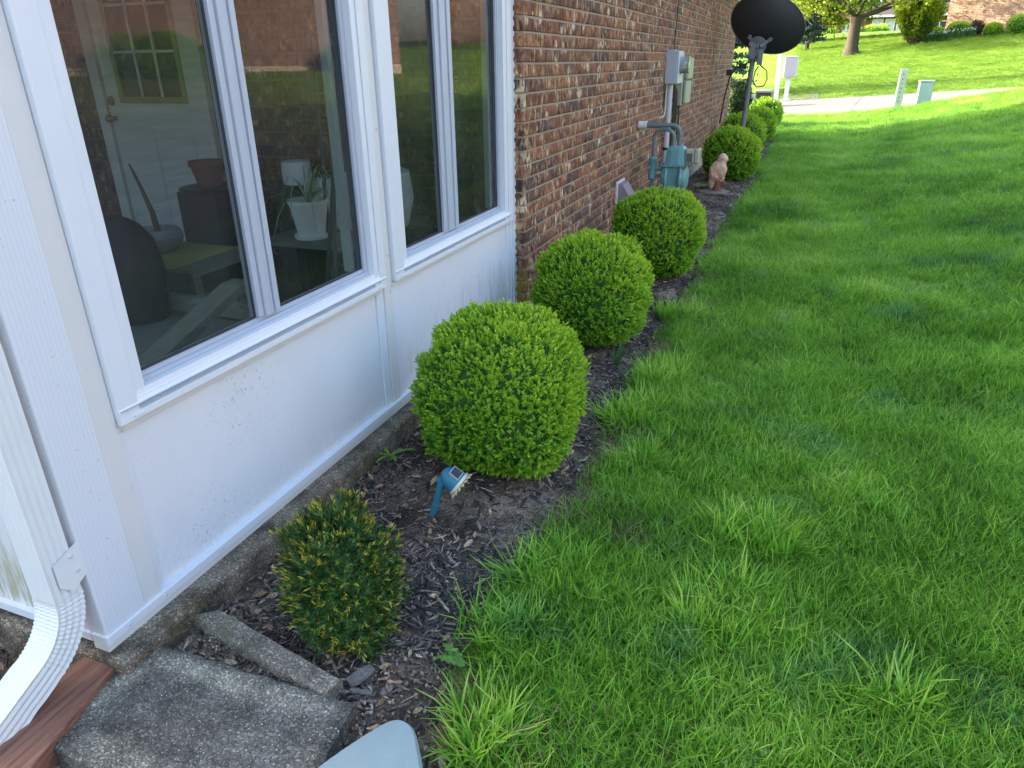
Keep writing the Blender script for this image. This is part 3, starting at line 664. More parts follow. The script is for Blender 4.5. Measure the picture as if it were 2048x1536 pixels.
def fview(p):
    d = Vector(p)-Vector((0, 0, CAMH)); f = d.dot(fw); return f, 1024+1424.5*d.dot(Rv)/f, 768-1424.5*d.dot(Uv)/f
vis = []; rest = []
for (y, z) in allb:
    f, px, py = fview((XW, y+.1, z+.03))
    hid = any((px-cx)**2+(py-cy)**2 < (r_*.93)**2 for cx, cy, r_ in ((1184, 577, 118), (1315, 462, 91), (1005, 772, 170), (1462, 308, 52)))
    (vis if (-15 < py < 900 and 1000 < px < 1500 and not hid) else rest).append((f, y, z))
vis.sort(); rest += vis[270:]; vis = vis[:270]
for k, (f_, y, z) in enumerate(vis):
    o = bpy.data.objects.new('brick', stretch[(k*7+int(z*100)) % 18]); COL.objects.link(o); o.parent = house; o.location = (random.Random(k).uniform(-.002, .0015), y-YF, z)
# corner bricks: one leg on each face
CN = {}
for c in range(NC):
    z = ZB0+c*CH; r = random.Random(900+c); mb = MB()
    ly = (BL if c % 2 else BL/2)-JT; lx = (BL/2 if c % 2 else BL)-JT
    mb.box((XW-lx, YF, z), (XW, YF+ly, z+CH-JT), ch=.004)
    if z < 2.1:
        o = mb.build('brick', brick_mat, house); a = o.data.attributes.new('tone', 'FLOAT', 'POINT'); a.data.foreach_set('value', [r.random()]*len(o.data.vertices))
    else:
        rest.append((0, None, mb))
def merge_bricks(lst, name, mat, parent, face='x'):
    V, F, T = [], [], []
    for k, (f_, y, z, *ln_) in enumerate(lst):
        if y is None: 
            n = len(V); V += z.v; F += [q for q in [tuple(i+n for i in ff) for ff in z.f]]; T += [.3]*len(z.v); continue
        v, f = brick_block(ln_[0] if ln_ else BL-.005, CH-.012, .05, k % 40); n = len(V)
        if face == 'x': V += [(XW+p[0], y+p[1], z+p[2]) for p in v]
        else: V += [(y+p[1], YF-p[0], z+p[2]) for p in v]
        F += [tuple(i+n for i in q) for q in f]; T += [random.Random(k*3+5).random()]*len(v)
    me = bpy.data.meshes.new(name); o0 = ORG[parent.name]; me.from_pydata([(p[0]-o0.x, p[1]-o0.y, p[2]-o0.z) for p in V], [], F); me.materials.append(mat)
    bm = bmesh.new(); bm.from_mesh(me); bmesh.ops.recalc_face_normals(bm, faces=bm.faces[:]); bm.to_mesh(me); bm.free()
    a = me.attributes.new('tone', 'FLOAT', 'POINT'); a.data.foreach_set('value', T)
    return tag(link(name, me, parent), kind='stuff')
merge_bricks(rest, 'distant_brickwork', brick_mat, house)
front = []
for c in range(NC):
    z = ZB0+c*CH; x = XW-(BL/2 if c % 2 else BL)-(BL-JT)
    while x > -6.5:
        a, b = x, x+BL-JT
        if z > 2.34 or b < -4.56 or a > -3.58: front.append((0, x, z, BL-JT))
        else:
            if a < -4.60: front.append((0, a, z, -4.57-a))
            if b > -3.54: front.append((0, -3.565, z, b+3.565))
        x -= BL
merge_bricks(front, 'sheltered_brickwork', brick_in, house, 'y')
# roof: long gable with its ridge along Y
roof_mat = M('brown_roof_shingles', (.09, .07, .06), .9, var=.3, sc=20, bmp=.5, bsc=60)
soff = M('white_soffit', (.7, .7, .68), .5, var=.05)
zr = 2.80; m = MB()
v = [(-.98, YF-.3, zr), (-6.7, YF-.3, zr+1.85), (-12.5, YF-.3, zr), (-.98, YE+.35, zr), (-6.7, YE+.35, zr+1.85), (-12.5, YE+.35, zr)]
v += [(p[0], p[1], p[2]+.06) for p in v]
m.add(v, [(0, 1, 4, 3), (1, 2, 5, 4), (6, 9, 10, 7), (7, 10, 11, 8), (0, 3, 9, 6), (2, 8, 11, 5), (0, 6, 7, 1), (1, 7, 8, 2), (3, 4, 10, 9), (4, 5, 11, 10)])
m.build('roof', roof_mat, house)
MB().box((-12, YE+.01, -.1), (-2.7, 17.1, 2.85)).build('rear_shade_wall', M('plain_brown_rear_brick', (.20, .11, .08), .9, var=.4, sc=6), house)  # unseen wall and roof, added to carry the lawn shadow past the house
m = MB(); v = [(-2.2, YE+.36, zr+.394), (-6.7, YE+.36, zr+1.85), (-12.5, YE+.36, zr), (-2.2, 17.4, zr+.394), (-6.7, 17.4, zr+1.85), (-12.5, 17.4, zr)]
v += [(p[0], p[1], p[2]+.06) for p in v]
m.add(v, [(0, 1, 4, 3), (1, 2, 5, 4), (6, 9, 10, 7), (7, 10, 11, 8), (0, 3, 9, 6), (2, 8, 11, 5), (0, 6, 7, 1), (1, 7, 8, 2), (3, 4, 10, 9), (4, 5, 11, 10)]); m.add([(-2.7, 17.08, 2.84), (-12, 17.08, 2.84), (-6.7, 17.08, zr+1.84)], [(0, 1, 2)]); m.build('rear_shade_roof', roof_mat, house)
m = MB(); m.box((-12, -9, -.1), (-6.6, YF+.3, 2.8)); m.build('front_shade_wall', M('plain_brown_front_brick', (.20, .11, .08), .9, var=.4, sc=6), house)  # unseen wall and roof, added to keep low sun off slab and near lawn
m = MB(); m.add([(-6.2, -9.4, zr), (-6.2, YF, zr), (-9.3, YF, zr+1.3), (-9.3, -9.4, zr+1.3), (-12.4, -9.4, zr), (-12.4, YF, zr)], [(0, 1, 2, 3), (3, 2, 5, 4), (0, 3, 4), (0, 4, 5, 1)]); m.build('front_shade_roof', roof_mat, house)
MB().box((-.96, YF-.3, zr-.14), (-.90, YE+.35, zr+.05)).build('gutter', soff, house)
MB().box((XW-.02, YF-.25, zr-.10), (-.965, YE+.3, zr-.07)).build('soffit', soff, house)
m = MB()
for yy_ in (YE, YF+.05): m.add([(XW-.05, yy_-.02, 2.7), (-12, yy_-.02, 2.7), (-6.7, yy_-.02, zr+1.80)], [(0, 1, 2)])
m.build('gable', mortar, house, fix=False)
# door from the house into the sunroom
door_w = M('white_panel_door', (.62, .64, .62), .45, var=.03)
d = MB(); d.box((-4.44, YF-.02, .27), (-3.66, YF+.02, 1.30)); d.box((-4.44, YF-.02, 1.30), (-4.30, YF+.02, 2.30)); d.box((-3.76, YF-.02, 1.30), (-3.66, YF+.02, 2.30)); d.box((-4.30, YF-.02, 2.16), (-3.76, YF+.02, 2.30))
for x0, x1 in ((-4.36, -4.08), (-4.02, -3.74)):
    d.box((x0, YF-.028, .42), (x1, YF-.0205, 1.10), ch=.004); 
dr = d.build('door', door_w, house)
m = MB(); m.box((-4.54, YF-.035, .25), (-4.455, YF+.03, 2.40)); m.box((-3.645, YF-.035, .25), (-3.57, YF+.03, 2.40)); m.box((-4.54, YF-.036, 2.32), (-3.57, YF+.03, 2.40)); m.build('door_casing', door_w, dr)
m = MB(); y_ = YF-.03
for a, b in (((-4.32, 1.285), (-3.74, 1.325)), ((-4.32, 2.14), (-3.74, 2.18)), ((-4.32, 1.325), (-4.285, 2.14)), ((-3.775, 1.325), (-3.74, 2.14))): m.box((a[0], y_, a[1]), (b[0], y_+.02, b[1]))
m.build('light_frame', M('olive_yellow_moulding', (.26, .27, .13), .5), dr)
m = MB()
for k in (1, 2): m.box((-4.285+.17*k-.008, y_+.004, 1.325), (-4.285+.17*k+.008, y_+.014, 2.14)); m.box((-4.285, y_+.003, 1.325+.27*k-.008), (-3.775, y_+.013, 1.325+.27*k+.008))
m.build('muntin', door_w, dr)
MB().box((-4.285, YF-.008, 1.325), (-3.775, YF-.002, 2.14)).build('pane', M('dark_door_glass', (.03, .04, .05), .08), dr)
m = MB().ball((-4.40, YF-.075, 1.19), .028); m.tube([(-4.40, YF-.02, 1.19), (-4.40, YF-.07, 1.19)], .014); m.build('door_knob', M('old_brass', (.25, .18, .07), .3, 1), dr, smooth=True)
MB().ball((-4.40, YF-.03, 1.30), (.03, .012, .03)).build('deadbolt', M('old_brass_plate', (.16, .09, .06), .4, .8), dr, smooth=True)

# ------------------------------------------------------------------ sunroom
sun_r = thing('sunroom', 'white aluminium sunroom with two sliding windows at the front left', 'sunroom', (-1.5, .92, .12))
def part(mb, name, mat, parent=sun_r, **k): return mb.build(name, mat, parent, **k)
XP = -1.50
# corner post, wrapping both faces
m = MB(); m.box((XP-.05, .92, .165), (XP, 1.045, 2.55), ch=.002); part(m, 'corner_post', groove_mat)
m = MB(); m.box((XP-.06, .921, .165), (XP-.003, 1.1035, 2.55)); part(m, 'corner_post', white_cream)
m = MB(); m.box((XP-.14, .919, .163), (XP-.052, .96, 2.55), ch=.002); part(m, 'corner_return', groove_mat)
for y0, y1, nm in ((1.091, 1.122, 0), (2.345, 2.395, 1), (2.462, 2.510, 1), (3.745, 3.79, 1)):
    part(MB().box((XP-.04, y0, .166), (XP-.010, y1, .660), ch=.0015), 'edge_strip', white_paint)
part(MB().box((XP-.04, 1.124, .166), (XP-.018, 2.343, .660)), 'wall_panel', panel_mat)
part(MB().box((XP-.04, 2.512, .166), (XP-.018, 3.743, .660)), 'wall_panel', panel_mat)
m = MB(); m.box((XP-.06, 2.397, .166), (XP-.004, 2.46, 2.4), ch=.002); part(m, 'middle_post', white_cream)
m = MB(); m.box((XP-.06, 3.792, .166), (XP-.004, 3.815, 2.4), ch=.002); m.box((XP-.06, 3.817, .166), (XP+.004, 3.845, 2.4), ch=.002); part(m, 'end_channel', white_paint)
m = MB()
for k in range(44): m.ball((XP+.002, 3.847, .18+k*.05+.01*random.Random(k).random()), (.007, .005, .016+.008*random.Random(k+60).random()), 6)
part(m, 'caulk_bead', M('white_caulk', (.68, .68, .66), .6), smooth=True)
part(MB().box((XP-.05, .915, .140), (XP+.006, 3.845, .1655), ch=.0015), 'bottom_trim', white_paint)
part(MB().box((XP-.05, .915, .118), (XP+.001, 3.845, .139)), 'flashing', white_cream)
scr = M('painted_screw_head', (.55, .57, .58), .35)
for y_, z_ in ((.985, .153), (1.108, .153), (2.43, .153), (2.44, .65), (2.455, .672), (1.118, .670), (2.44, .80), (2.44, 1.28), (1.33, .153), (3.1, .153)):
    part(MB().ball((XP+(.007 if z_ < .16 else -.002), y_, z_), (.003, .005, .005), 8), 'screw', scr, smooth=True)
def window(y0, y1, gy0, gy1, ml, mr):
    z0, z1 = .686, 2.30; gz0, gz1 = .757, 2.22
    fx = XP+.014
    m = MB()
    # jambs: broad flat outer band, a groove, then a bright lip
    m.box((XP-.03, y0, z0+.016), (fx, y0+(gy0-y0)*.62, z1), ch=.0015); m.box((XP-.03, y0+(gy0-y0)*.64, z0+.03), (fx-.006, gy0-.003, z1), ch=.0015)
    m.box((XP-.03, gy1+.003, z0+.016), (fx-.004, gy1+(y1-gy1)*.42, z1), ch=.0015); m.box((XP-.03, gy1+(y1-gy1)*.46, z0+.016), (fx, y1, z1), ch=.0015)
    # sill: stepped ridges, undercut, lower lip
    m.xprof([(XP-.03, gz0-.001), (fx-.006, gz0-.001), (fx-.004, gz0-.009), (fx-.006, gz0-.010), (fx-.002, gz0-.020), (fx-.004, gz0-.021), (fx+.002, gz0-.032), (fx-.018, gz0-.046), (fx-.014, gz0-.049), (fx, gz0-.050), (fx+.001, z0+.002), (fx-.004, z0), (XP-.03, z0)], y0+.001, y1-.001)
    m.box((XP-.03, y0+.001, gz1), (fx-.002, y1-.001, z1+.02))
    w = part(m, 'window_frame', white_paint)
    MB().xprof([(fx+.0032, gz0-.0322), (fx-.0168, gz0-.0468), (fx-.0150, gz0-.0475), (fx+.0045, gz0-.0345)], y0+.006, y1-.006).build('sill_shade_strip', sill_shade, w)  # added strip: undercut shade painted as a grey band
    part(MB().box((XP-.03, y0-.002, z0-.0235), (XP-.006, y1+.001, z0-.002), ch=.001), 'sill_trim', white_cream)
    m = MB()
    for yc in (y0+.055, y1-.05):
        m.box((fx+.0012, yc-.016, z0+.008), (fx+.004, yc+.016, z0+.0145), ch=.001)
    o = m.build('weep_cover', white_paint, w)
    # sashes
    xg = XP-.032
    m = MB()
    m.box((xg-.02, gy0, gz0+.001), (xg+.012, gy0+.014, gz1)); m.box((xg-.02, gy0, gz0+.001), (xg+.018, gy1, gz0+.012)); m.box((xg-.02, gy0, gz0+.012), (xg+.006, gy1, gz0+.024))
    m.box((xg-.02, gy1-.022, gz0), (xg+.014, gy1, gz1)); m.box((xg-.02, gy0, gz1-.03), (xg+.01, gy1, gz1))
    m.build('track', sash_grey, w)
    m = MB()                                             # meeting stile with its ridges
    m.box((xg-.02, ml, gz0+.024), (xg+.016, ml+(mr-ml)*.26, gz1-.03), ch=.001); m.box((xg-.02, ml+(mr-ml)*.28, gz0+.024), (xg+.024, ml+(mr-ml)*.55, gz1-.03), ch=.001)
    m.box((xg-.02, ml+(mr-ml)*.58, gz0+.024), (xg+.020, ml+(mr-ml)*.74, gz1-.03), ch=.001); m.box((xg-.02, ml+(mr-ml)*.77, gz0+.024), (xg+.026, mr, gz1-.03), ch=.001)
    m.build('meeting_stile', sash_grey, w)
    m = MB(); m.box((xg-.0, gy0+.0145, gz0+.0245), (xg+.004, gy0+.021, gz1-.031)); m.box((xg-.0, gy0+.0145, gz0+.0245), (xg+.0042, ml-.001, gz0+.031)); m.box((xg-.0, ml-.008, gz0+.031), (xg+.004, ml-.001, gz1-.031))
    m.box((xg-.0, mr+.001, gz0+.0245), (xg+.004, gy1-.023, gz0+.029)); m.box((xg, gy1-.030, gz0+.029), (xg+.0041, gy1-.023, gz1-.031))
    m.build('gasket', gasket, w)
    # inner sash stile seen through the right-hand pane
    m = MB(); m.box((xg-.05, gy1-.062, gz0+.02), (xg-.022, gy1-.034, gz1-.03)); m.box((xg-.05, gy1-.032, gz0+.02), (xg-.030, gy1-.024, gz1-.03)); m.build('inner_stile', M('tinted_sash_stile', (.30, .38, .38), .4), w)
    def quad(x, a, b, nm, mt):
        q = MB().add([(x, a, gz0+.012), (x, b, gz0+.012), (x, b, gz1-.02), (x, a, gz1-.02)], [(0, 1, 2, 3)]); q.build(nm, mt, w, fix=False)
    quad(xg-.003, gy0+.005, ml+.01, 'pane', glass); quad(xg-.0045, mr-.01, gy1-.008, 'pane', glass)
    quad(xg-.035, gy0+.005, ml+.01, 'insect_screen', screen_mat)
    return w
window(1.106, 2.392, 1.206, 2.312, 1.68, 1.772)
window(2.466, 3.788, 2.580, 3.68, 2.985, 3.122)
# header, roof, left wall, floor, ceiling
part(MB().box((XP-.06, .95, 2.322), (XP-.002, 3.845, 2.55)), 'header', white_paint)
part(MB().box((-5.4, .70, 2.551), (XP+.2, 3.84, 2.66)), 'sunroom_roof', white_paint)
part(MB().box((-5.2, .96, .12), (XP-.06, YF, .25)), 'floor', M('grey_green_carpet', (.10, .12, .11), .95, var=.2, sc=40))
m = MB(); m.box((XP-.80, .930, .166), (XP-.141, .945, .66)); part(m, 'wall_panel', panel_green)
m = MB(); m.box((-5.0, .930, .166), (XP-.88, .945, .66)); part(m, 'wall_panel', panel_mat)
m = MB(); m.box((XP-.88, .922, .166), (XP-.80, .96, 2.5)); m.box((-3.8, .922, .66), (-3.72, .96, 2.5)); m.box((-5.2, .922, .12), (-5.0, .96, 2.55)); m.box((-5.0, .922, .66), (XP-.141, .955, .72)); m.box((-5.0, .922, 2.2), (XP-.141, .955, 2.55)); part(m, 'side_frame', white_paint)
m = MB(); m.box((XP-.165, .920, .163), (XP-.141, .950, .66), ch=.001); part(m, 'edge_strip', white_paint)
part(MB().box((-5.2, .914, .140), (XP-.052, .95, .1655)), 'bottom_trim', white_paint)
part(MB().add([(XP-.141, .94, .72), (-5.0, .94, .72), (-5.0, .94, 2.2), (XP-.141, .94, 2.2)], [(0, 1, 2, 3)]), 'side_pane', glass, fix=False)
m = MB(); m.box((-5.3, .93, .12), (-5.2, YF, 2.55)); part(m, 'end_wall', white_paint)
led = MB(); led.box((-5.3, .893, -.1), (-1.425, 3.845, .1175)); 
o = part(led, 'foundation_ledge', ledge_mat); bv = o.modifiers.new('b', 'BEVEL'); bv.width = .012; bv.segments = 2

# ------------------------------------------------------------------ furniture inside the sunroom
wick = M('grey_wicker', (.20, .21, .18), .8, var=.3, sc=50, bmp=1, bsc=150)
black_p = M('dark_furniture', (.018, .017, .018), .5)
t = thing('side_table', 'weathered low side table with a yellow cloth inside the sunroom', 'table', (-2.8, 2.55, .25))
MB().box((-3.15, 2.32, .655), (-2.42, 2.80, .675)).build('tabletop', wick, t)
for x in (-3.10, -2.47):
    for y in (2.37, 2.75): MB().box((x-.02, y-.02, .25), (x+.02, y+.02, .654)).build('leg', wick, t)
cl = MB(); cl.box((-3.12, 2.34, .677), (-2.56, 2.76, .681)); tag(cl.build('table_cloth', M('faded_yellow_cloth', (.42, .38, .14), .8, var=.2, sc=20)), 'faded yellow place mat with scalloped edge under the round bowl', 'cloth')
b_ = thing('bowl_planter', 'round glazed bowl planter holding a bare stick on the yellow cloth', 'planter', (-2.86, 2.58, .682))
MB().lathe((-2.86, 2.58, .682), [(.06, 0), (.075, .008), (.105, .045), (.112, .075), (.10, .100), (.088, .112), (.080, .112), (.075, .09), (.01, .088)], 22).build('bowl', M('grey_glazed_ceramic', (.20, .24, .25), .25, dirt=((.35, .37, .38), 9, .5, .2)), b_, smooth=True)
MB().tube([(-2.86, 2.58, .77), (-2.87, 2.58, .87), (-2.91, 2.58, .99), (-2.95, 2.58, 1.09)], [.016, .012, .008, .005], 7).build('stick', M('bare_plant_stem', (.09, .07, .035), .8), b_)
t = thing('plant_stool', 'dark stool under the spider plant pot inside the sunroom', 'stool', (-2.28, 3.0, .25))
MB().box((-2.50, 2.85, .68), (-1.95, 3.2, .70)).build('seat', M('grey_stool_top', (.12, .13, .13), .6), t)
for x in (-2.47, -1.98):
    for y in (2.88, 3.17): MB().box((x-.016, y-.016, .25), (x+.016, y+.016, .679)).build('leg', black_p, t)
s_ = thing('spider_plant', 'spider plant arching from a white pot on the stool', 'plant', (-2.28, 3.0, .701))
MB().lathe((-2.28, 3.0, .701), [(.085, 0), (.088, .018), (.068, .02), (.095, .17), (.100, .172), (.100, .19), (.092, .19), (.088, .165), (.01, .163)], 20).build('pot', M('white_plastic_pot', (.70, .72, .70), .4), s_, smooth=True)
m = MB(); R_ = random.Random(5)
for i in range(26):
    a = R_.random()*6.28; L_ = .16+.16*R_.random(); up = .05+.13*R_.random(); c = Vector((-2.28, 3.0, .87)); pr = []
    for k in range(6):
        u = k/5; pr.append(c+Vector((math.cos(a)*L_*u, math.sin(a)*L_*u, up*math.sin(u*2.2)*1.4-.18*u*u*u)))
    w = Vector((-math.sin(a), math.cos(a), 0))*.006; vv = []
    for k, p in enumerate(pr): q = w*(1-.8*k/5); vv += [p-q, p+q]
    m.add(vv, [(2*k, 2*k+1, 2*k+3, 2*k+2) for k in range(5)])
m.build('leaves', M('pale_striped_leaf', (.30, .38, .22), .5), s_, fix=False)
def chair(loc, label, bh=.80):
    t = thing('wicker_chair', label, 'chair', loc); x, y, z = loc
    MB().box((x-.28, y-.28, z+.36), (x+.28, y+.28, z+.42), ch=.02).build('seat', wick, t)
    MB().box((x-.28, y+.24, z+.42), (x+.28, y+.30, z+bh), ch=.02).build('backrest', wick, t)
    for sx in (-1, 1):
        m = MB(); xa = x+sx*.27; pf = [(y-.34, z+.02), (y-.34, z+.40), (y-.30, z+.46), (y+.16, z+.61), (y+.23, z+.61), (y+.27, z+.57), (y+.29, z+.02)]
        up_p = pf; lo_p = [(y-.30, z+.02), (y-.30, z+.39), (y-.28, z+.43), (y+.165, z+.575), (y+.22, z+.575), (y+.24, z+.55), (y+.255, z+.02)]
        vv = [(xa+e*.045, a, b) for e in (-1, 1) for a, b in up_p+lo_p]; n_ = 7; ff = []
        for k in range(6): ff += [(k, k+1, k+15, k+14), (7+k, 21+k, 22+k, 8+k), (k, 7+k, 8+k, k+1), (14+k, 15+k, 22+k, 21+k)]
        m.add(vv, ff); m.build('arm', wick, t)
    for sx in (-1, 1):
        for sy in (-1, 1): MB().tube([(x+sx*.25, y+sy*.25, z), (x+sx*.25, y+sy*.25, z+.36)], .02, 8).build('leg', wick, t)
    return t
chair((-2.22, 1.88, .14), 'pale low wicker armchair just behind the left window pane', .50)
c2 = chair((-2.86, 1.72, .20), 'wicker chair at the far left of the sunroom with a dark coat on it')
m = MB(); m.lathe((-2.44, 2.04, .34), [(.10, 0), (.10, .25), (.12, .42), (.10, .54), (.06, .60), (.02, .63)], 14)
tag(m.build('coat', M('black_coat_cloth', (.010, .010, .014), .85), smooth=True), 'dark coat draped over the wicker chair inside the sunroom', 'coat')
t = thing('black_plant_stand', 'tall black plant stand holding the terracotta pot near the door', 'plant stand', (-3.22, 3.35, .25))
MB().box((-3.36, 3.22, .25), (-3.08, 3.48, .84)).build('cabinet', black_p, t); MB().lathe((-3.22, 3.35, .842), [(.17, 0), (.18, .01), (.17, .02)], 18).build('shelf', black_p, t)
MB().lathe((-3.22, 3.35, .864), [(.068, 0), (.092, .11), (.104, .112), (.104, .142), (.092, .142), (.088, .12), (.01, .115)], 18).build('terracotta_pot', M('terracotta', (.17, .075, .05), .8), None, smooth=True)
tag(bpy.data.objects['terracotta_pot'], 'empty terracotta pot on the black plant stand', 'pot')
cush = M('off_white_cushion', (.62, .64, .62), .85, var=.05)
t = thing('cushioned_bench', 'dark bench with a white cushion behind the spider plant', 'bench', (-2.1, 3.55, .25))
MB().box((-2.70, 3.38, .55), (-1.75, 3.75, .60)).build('seat', black_p, t)
MB().box((-2.70, 3.50, .602), (-2.34, 3.62, .90), ch=.03).build('cushion', cush, t)
for x in (-2.7, -1.8):
    for y in (3.38, 3.72): MB().box((x-.02, y-.02, .25), (x+.02, y+.02, .549)).build('leg', black_p, t)
tag(MB().lathe((-2.82, 3.64, .84), [(.04, 0), (.085, .012), (.09, .07), (.085, .14), (.02, .15)], 14).build('white_canister', cush, smooth=True), 'small white canister standing against the brick inside the sunroom', 'canister')
tag(MB().box((-2.92, 3.55, .25), (-2.725, 3.74, .838)).build('pedestal', black_p), 'dark pedestal under the small white canister', 'pedestal')
tag(MB().lathe((-2.10, 3.38, .62), [(.06, 0), (.15, .08), (.185, .22), (.17, .36), (.15, .37), (.12, .30), (.01, .28)], 22).build('tall_white_planter', M('white_glazed_planter', (.6, .64, .62), .35), smooth=True), 'large white egg-shaped planter behind the second window', 'planter')
tag(MB().box((-2.22, 3.22, .25), (-1.98, 3.37, .618)).build('planter_stand', black_p), 'dark stand under the egg-shaped planter', 'stand')
for k, (a, b) in enumerate((((-2.02, 2.95, 1.60), (-1.93, 2.62, .26)), ((-2.02, 3.02, 1.5), (-2.10, 2.75, .26)), ((-2.30, 3.22, 1.62), (-2.16, 2.95, .26)))):
    tag(MB().tube([a, b], .010, 8).build('leaning_pole', black_p), ['thin dark pole leaning nearest the window post', 'dark pole leaning in front of the white pot', 'dark pole leaning left of the white cushion'][k], 'pole', 'dark poles leaning inside the sunroom')

# ------------------------------------------------------------------ downspout, board, slab, edging, stone
dsp = thing('downspout', 'white corrugated downspout with curved elbow at the sunroom corner', 'downspout', (-1.54, .84, .1))
dw_m = M('white_enamelled_downspout', (.72, .75, .74), .32, var=.04, dirt=((.42, .43, .38), 30, .68, .06))
m = MB()
def ribs(cx0, cx1, cy0, cy1, z0, z1):
    # rectangular pipe with shallow pressed grooves
    pts_ = []; 
    for i in range(9): pts_.append((cx0+(cx1-cx0)*i/8, cy0+(.0025 if i % 2 else 0)))
    for i in range(1, 9): pts_.append((cx1-(.0025 if i % 2 else 0), cy0+(cy1-cy0)*i/8))
    for i in range(1, 9): pts_.append((cx1-(cx1-cx0)*i/8, cy1))
    for i in range(1, 8): pts_.append((cx0, cy1-(cy1-cy0)*i/8))
    return pts_
pp = ribs(-1.585, -1.505, .832, .902, 0, 0)
m.prism(pp, .335, 2.5); m.build('pipe', dw_m, dsp)
# elbow: swept, accordion pleats
m = MB(); n_ = 30; rings = []
prof = [(x+1.545, y-.867) for x, y in pp]; path = []
cx, cy, cz = -1.545, .867-.17, .335; R0 = .17
for i in range(n_+1):
    a = rad(0)+rad(62)*i/n_; path.append((Vector((-1.545, cy+R0*math.cos(a), cz-R0*math.sin(a))), a, .0014*(1 if i % 2 else -1)*(1 if i > 0 else 0)))
last, al, _ = path[-1]; dv = Vector((-.05, -math.sin(al), -math.cos(al))).normalized()
for i in range(1, 14): path.append((last+dv*i*.028, al, .0012 if i % 3 else -.001))
for p_, a, e in path:
    sc_ = 1+e*14; yv = Vector((0, math.cos(a), -math.sin(a)))
    rings.append([p_+Vector((q[0]*sc_*1.02, 0, 0))+yv*q[1]*sc_*1.02 for q in prof])
k_ = len(prof); vv = [q for r_ in rings for q in r_]
m.add(vv, [(i*k_+j, i*k_+(j+1) % k_, (i+1)*k_+(j+1) % k_, (i+1)*k_+j) for i in range(len(rings)-1) for j in range(k_)])
m.build('elbow', dw_m, dsp)
m = MB(); m.add([(-1.503, .852, .44), (-1.503, .925, .465), (-1.503, .925, .37), (-1.503, .88, .348), (-1.503, .852, .375)], [(0, 1, 2, 3, 4)]); m.add([(-1.501, .852, .44), (-1.501, .925, .465), (-1.501, .925, .37), (-1.501, .88, .348), (-1.501, .852, .375)], [(0, 1, 2, 3, 4)])
m.box((-1.5028, .86, .38), (-1.5012, .918, .43))
br = m.build('bracket', dw_m, dsp)
for y_, z_ in ((.897, .437), (.905, .392)): MB().ball((-1.499, y_, z_), (.004, .005, .005), 8).build('screw', scr, br, smooth=True)

tb = MB(); tb.prism([(-1.571, .925), (-1.475, .925), (-1.395, .60), (-1.42, .2), (-1.53, .2), (-1.60, .60)], .02, .10)
tag(tb.build('timber_board', wood_mat, bevel=.004), 'reddish stained timber beside the concrete slab under the downspout', 'timber')

# slab with worn rim
nx, ny = 60, 44; X_, Y_ = np.meshgrid(np.linspace(0, 1, nx), np.linspace(0, 1, ny))
ax = np.array([(-1.492, .676), (-.79, .66), (-.833, 1.03), (-1.451, 1.008)])
PX = (1-Y_)*((1-X_)*ax[0, 0]+X_*ax[1, 0])+Y_*((1-X_)*ax[3, 0]+X_*ax[2, 0]); PY = (1-Y_)*((1-X_)*ax[0, 1]+X_*ax[1, 1])+Y_*((1-X_)*ax[3, 1]+X_*ax[2, 1])
ed = np.minimum(np.minimum(X_, 1-X_)*.65, np.minimum(Y_, 1-Y_)*.35)
PZ = .084-.005*np.clip((ed-.02)/.03, 0, 1)+.004*(fbm(PX, PY, 14)-.5)-.006*np.exp(-ed/.005)
rim = np.exp(-ed/.012); PX = PX+rim*.006*(noise2(PX, PY, 40)-.5); PY = PY+rim*.006*(noise2(PX+5, PY, 28)-.5)
v = np.stack([PX, PY, PZ], -1).reshape(-1, 3).tolist(); f = [(r*nx+c, r*nx+c+1, (r+1)*nx+c+1, (r+1)*nx+c) for r in range(ny-1) for c in range(nx-1)]
loop = [c for c in range(nx)]+[r*nx+nx-1 for r in range(1, ny)]+[(ny-1)*nx+c for c in range(nx-2, -1, -1)]+[r*nx for r in range(ny-2, 0, -1)]
b0 = len(v); v += [(v[i][0], v[i][1], -.03) for i in loop]; n_ = len(loop)
f += [(loop[k], b0+k, b0+(k+1) % n_, loop[(k+1) % n_]) for k in range(n_)]
m = MB().add(v, f); so_ = tag(m.build('concrete_slab', slab_mat, smooth=True), 'weathered dark concrete stepping slab at the front left corner', 'slab')
rimv = np.clip(np.exp(-((ed-.045)/.03)**2)*.9*(noise2(PX, PY, 9)+.3)+.25*(fbm(PX, PY, 12)-.5), 0, 1).reshape(-1); rimv = np.concatenate([rimv, np.full(n_, .3)])
a = so_.data.attributes.new('rim', 'FLOAT', 'POINT'); a.data.foreach_set('value', rimv.astype(np.float32))
m = MB(); q = [(-1.427, 1.120), (-.915, 1.022), (-.905, 1.078), (-1.372, 1.172)]
nn = 26; v = []; R_ = random.Random(3)
for i in range(nn+1):
    u = i/nn; a = Vector((q[0][0]+(q[1][0]-q[0][0])*u, q[0][1]+(q[1][1]-q[0][1])*u)); b = Vector((q[3][0]+(q[2][0]-q[3][0])*u, q[3][1]+(q[2][1]-q[3][1])*u))
    j = lambda: (R_.random()-.5)*.004; nt_ = -.004 if i == 8 else 0
    v += [(a.x+j(), a.y+j(), -.02), (a.x+j(), a.y+j(), .080+j()), (a.x+j(), a.y+.006, .089+nt_+j()), (b.x+j(), b.y-.006, .089+nt_+j()), (b.x+j(), b.y+j(), .080), (b.x, b.y, -.02)]
f = [(i*6+k, i*6+k+1, (i+1)*6+k+1, (i+1)*6+k) for i in range(nn) for k in range(5)]+[(0, 1, 2, 3, 4, 5), tuple(nn*6+k for k in (5, 4, 3, 2, 1, 0))]
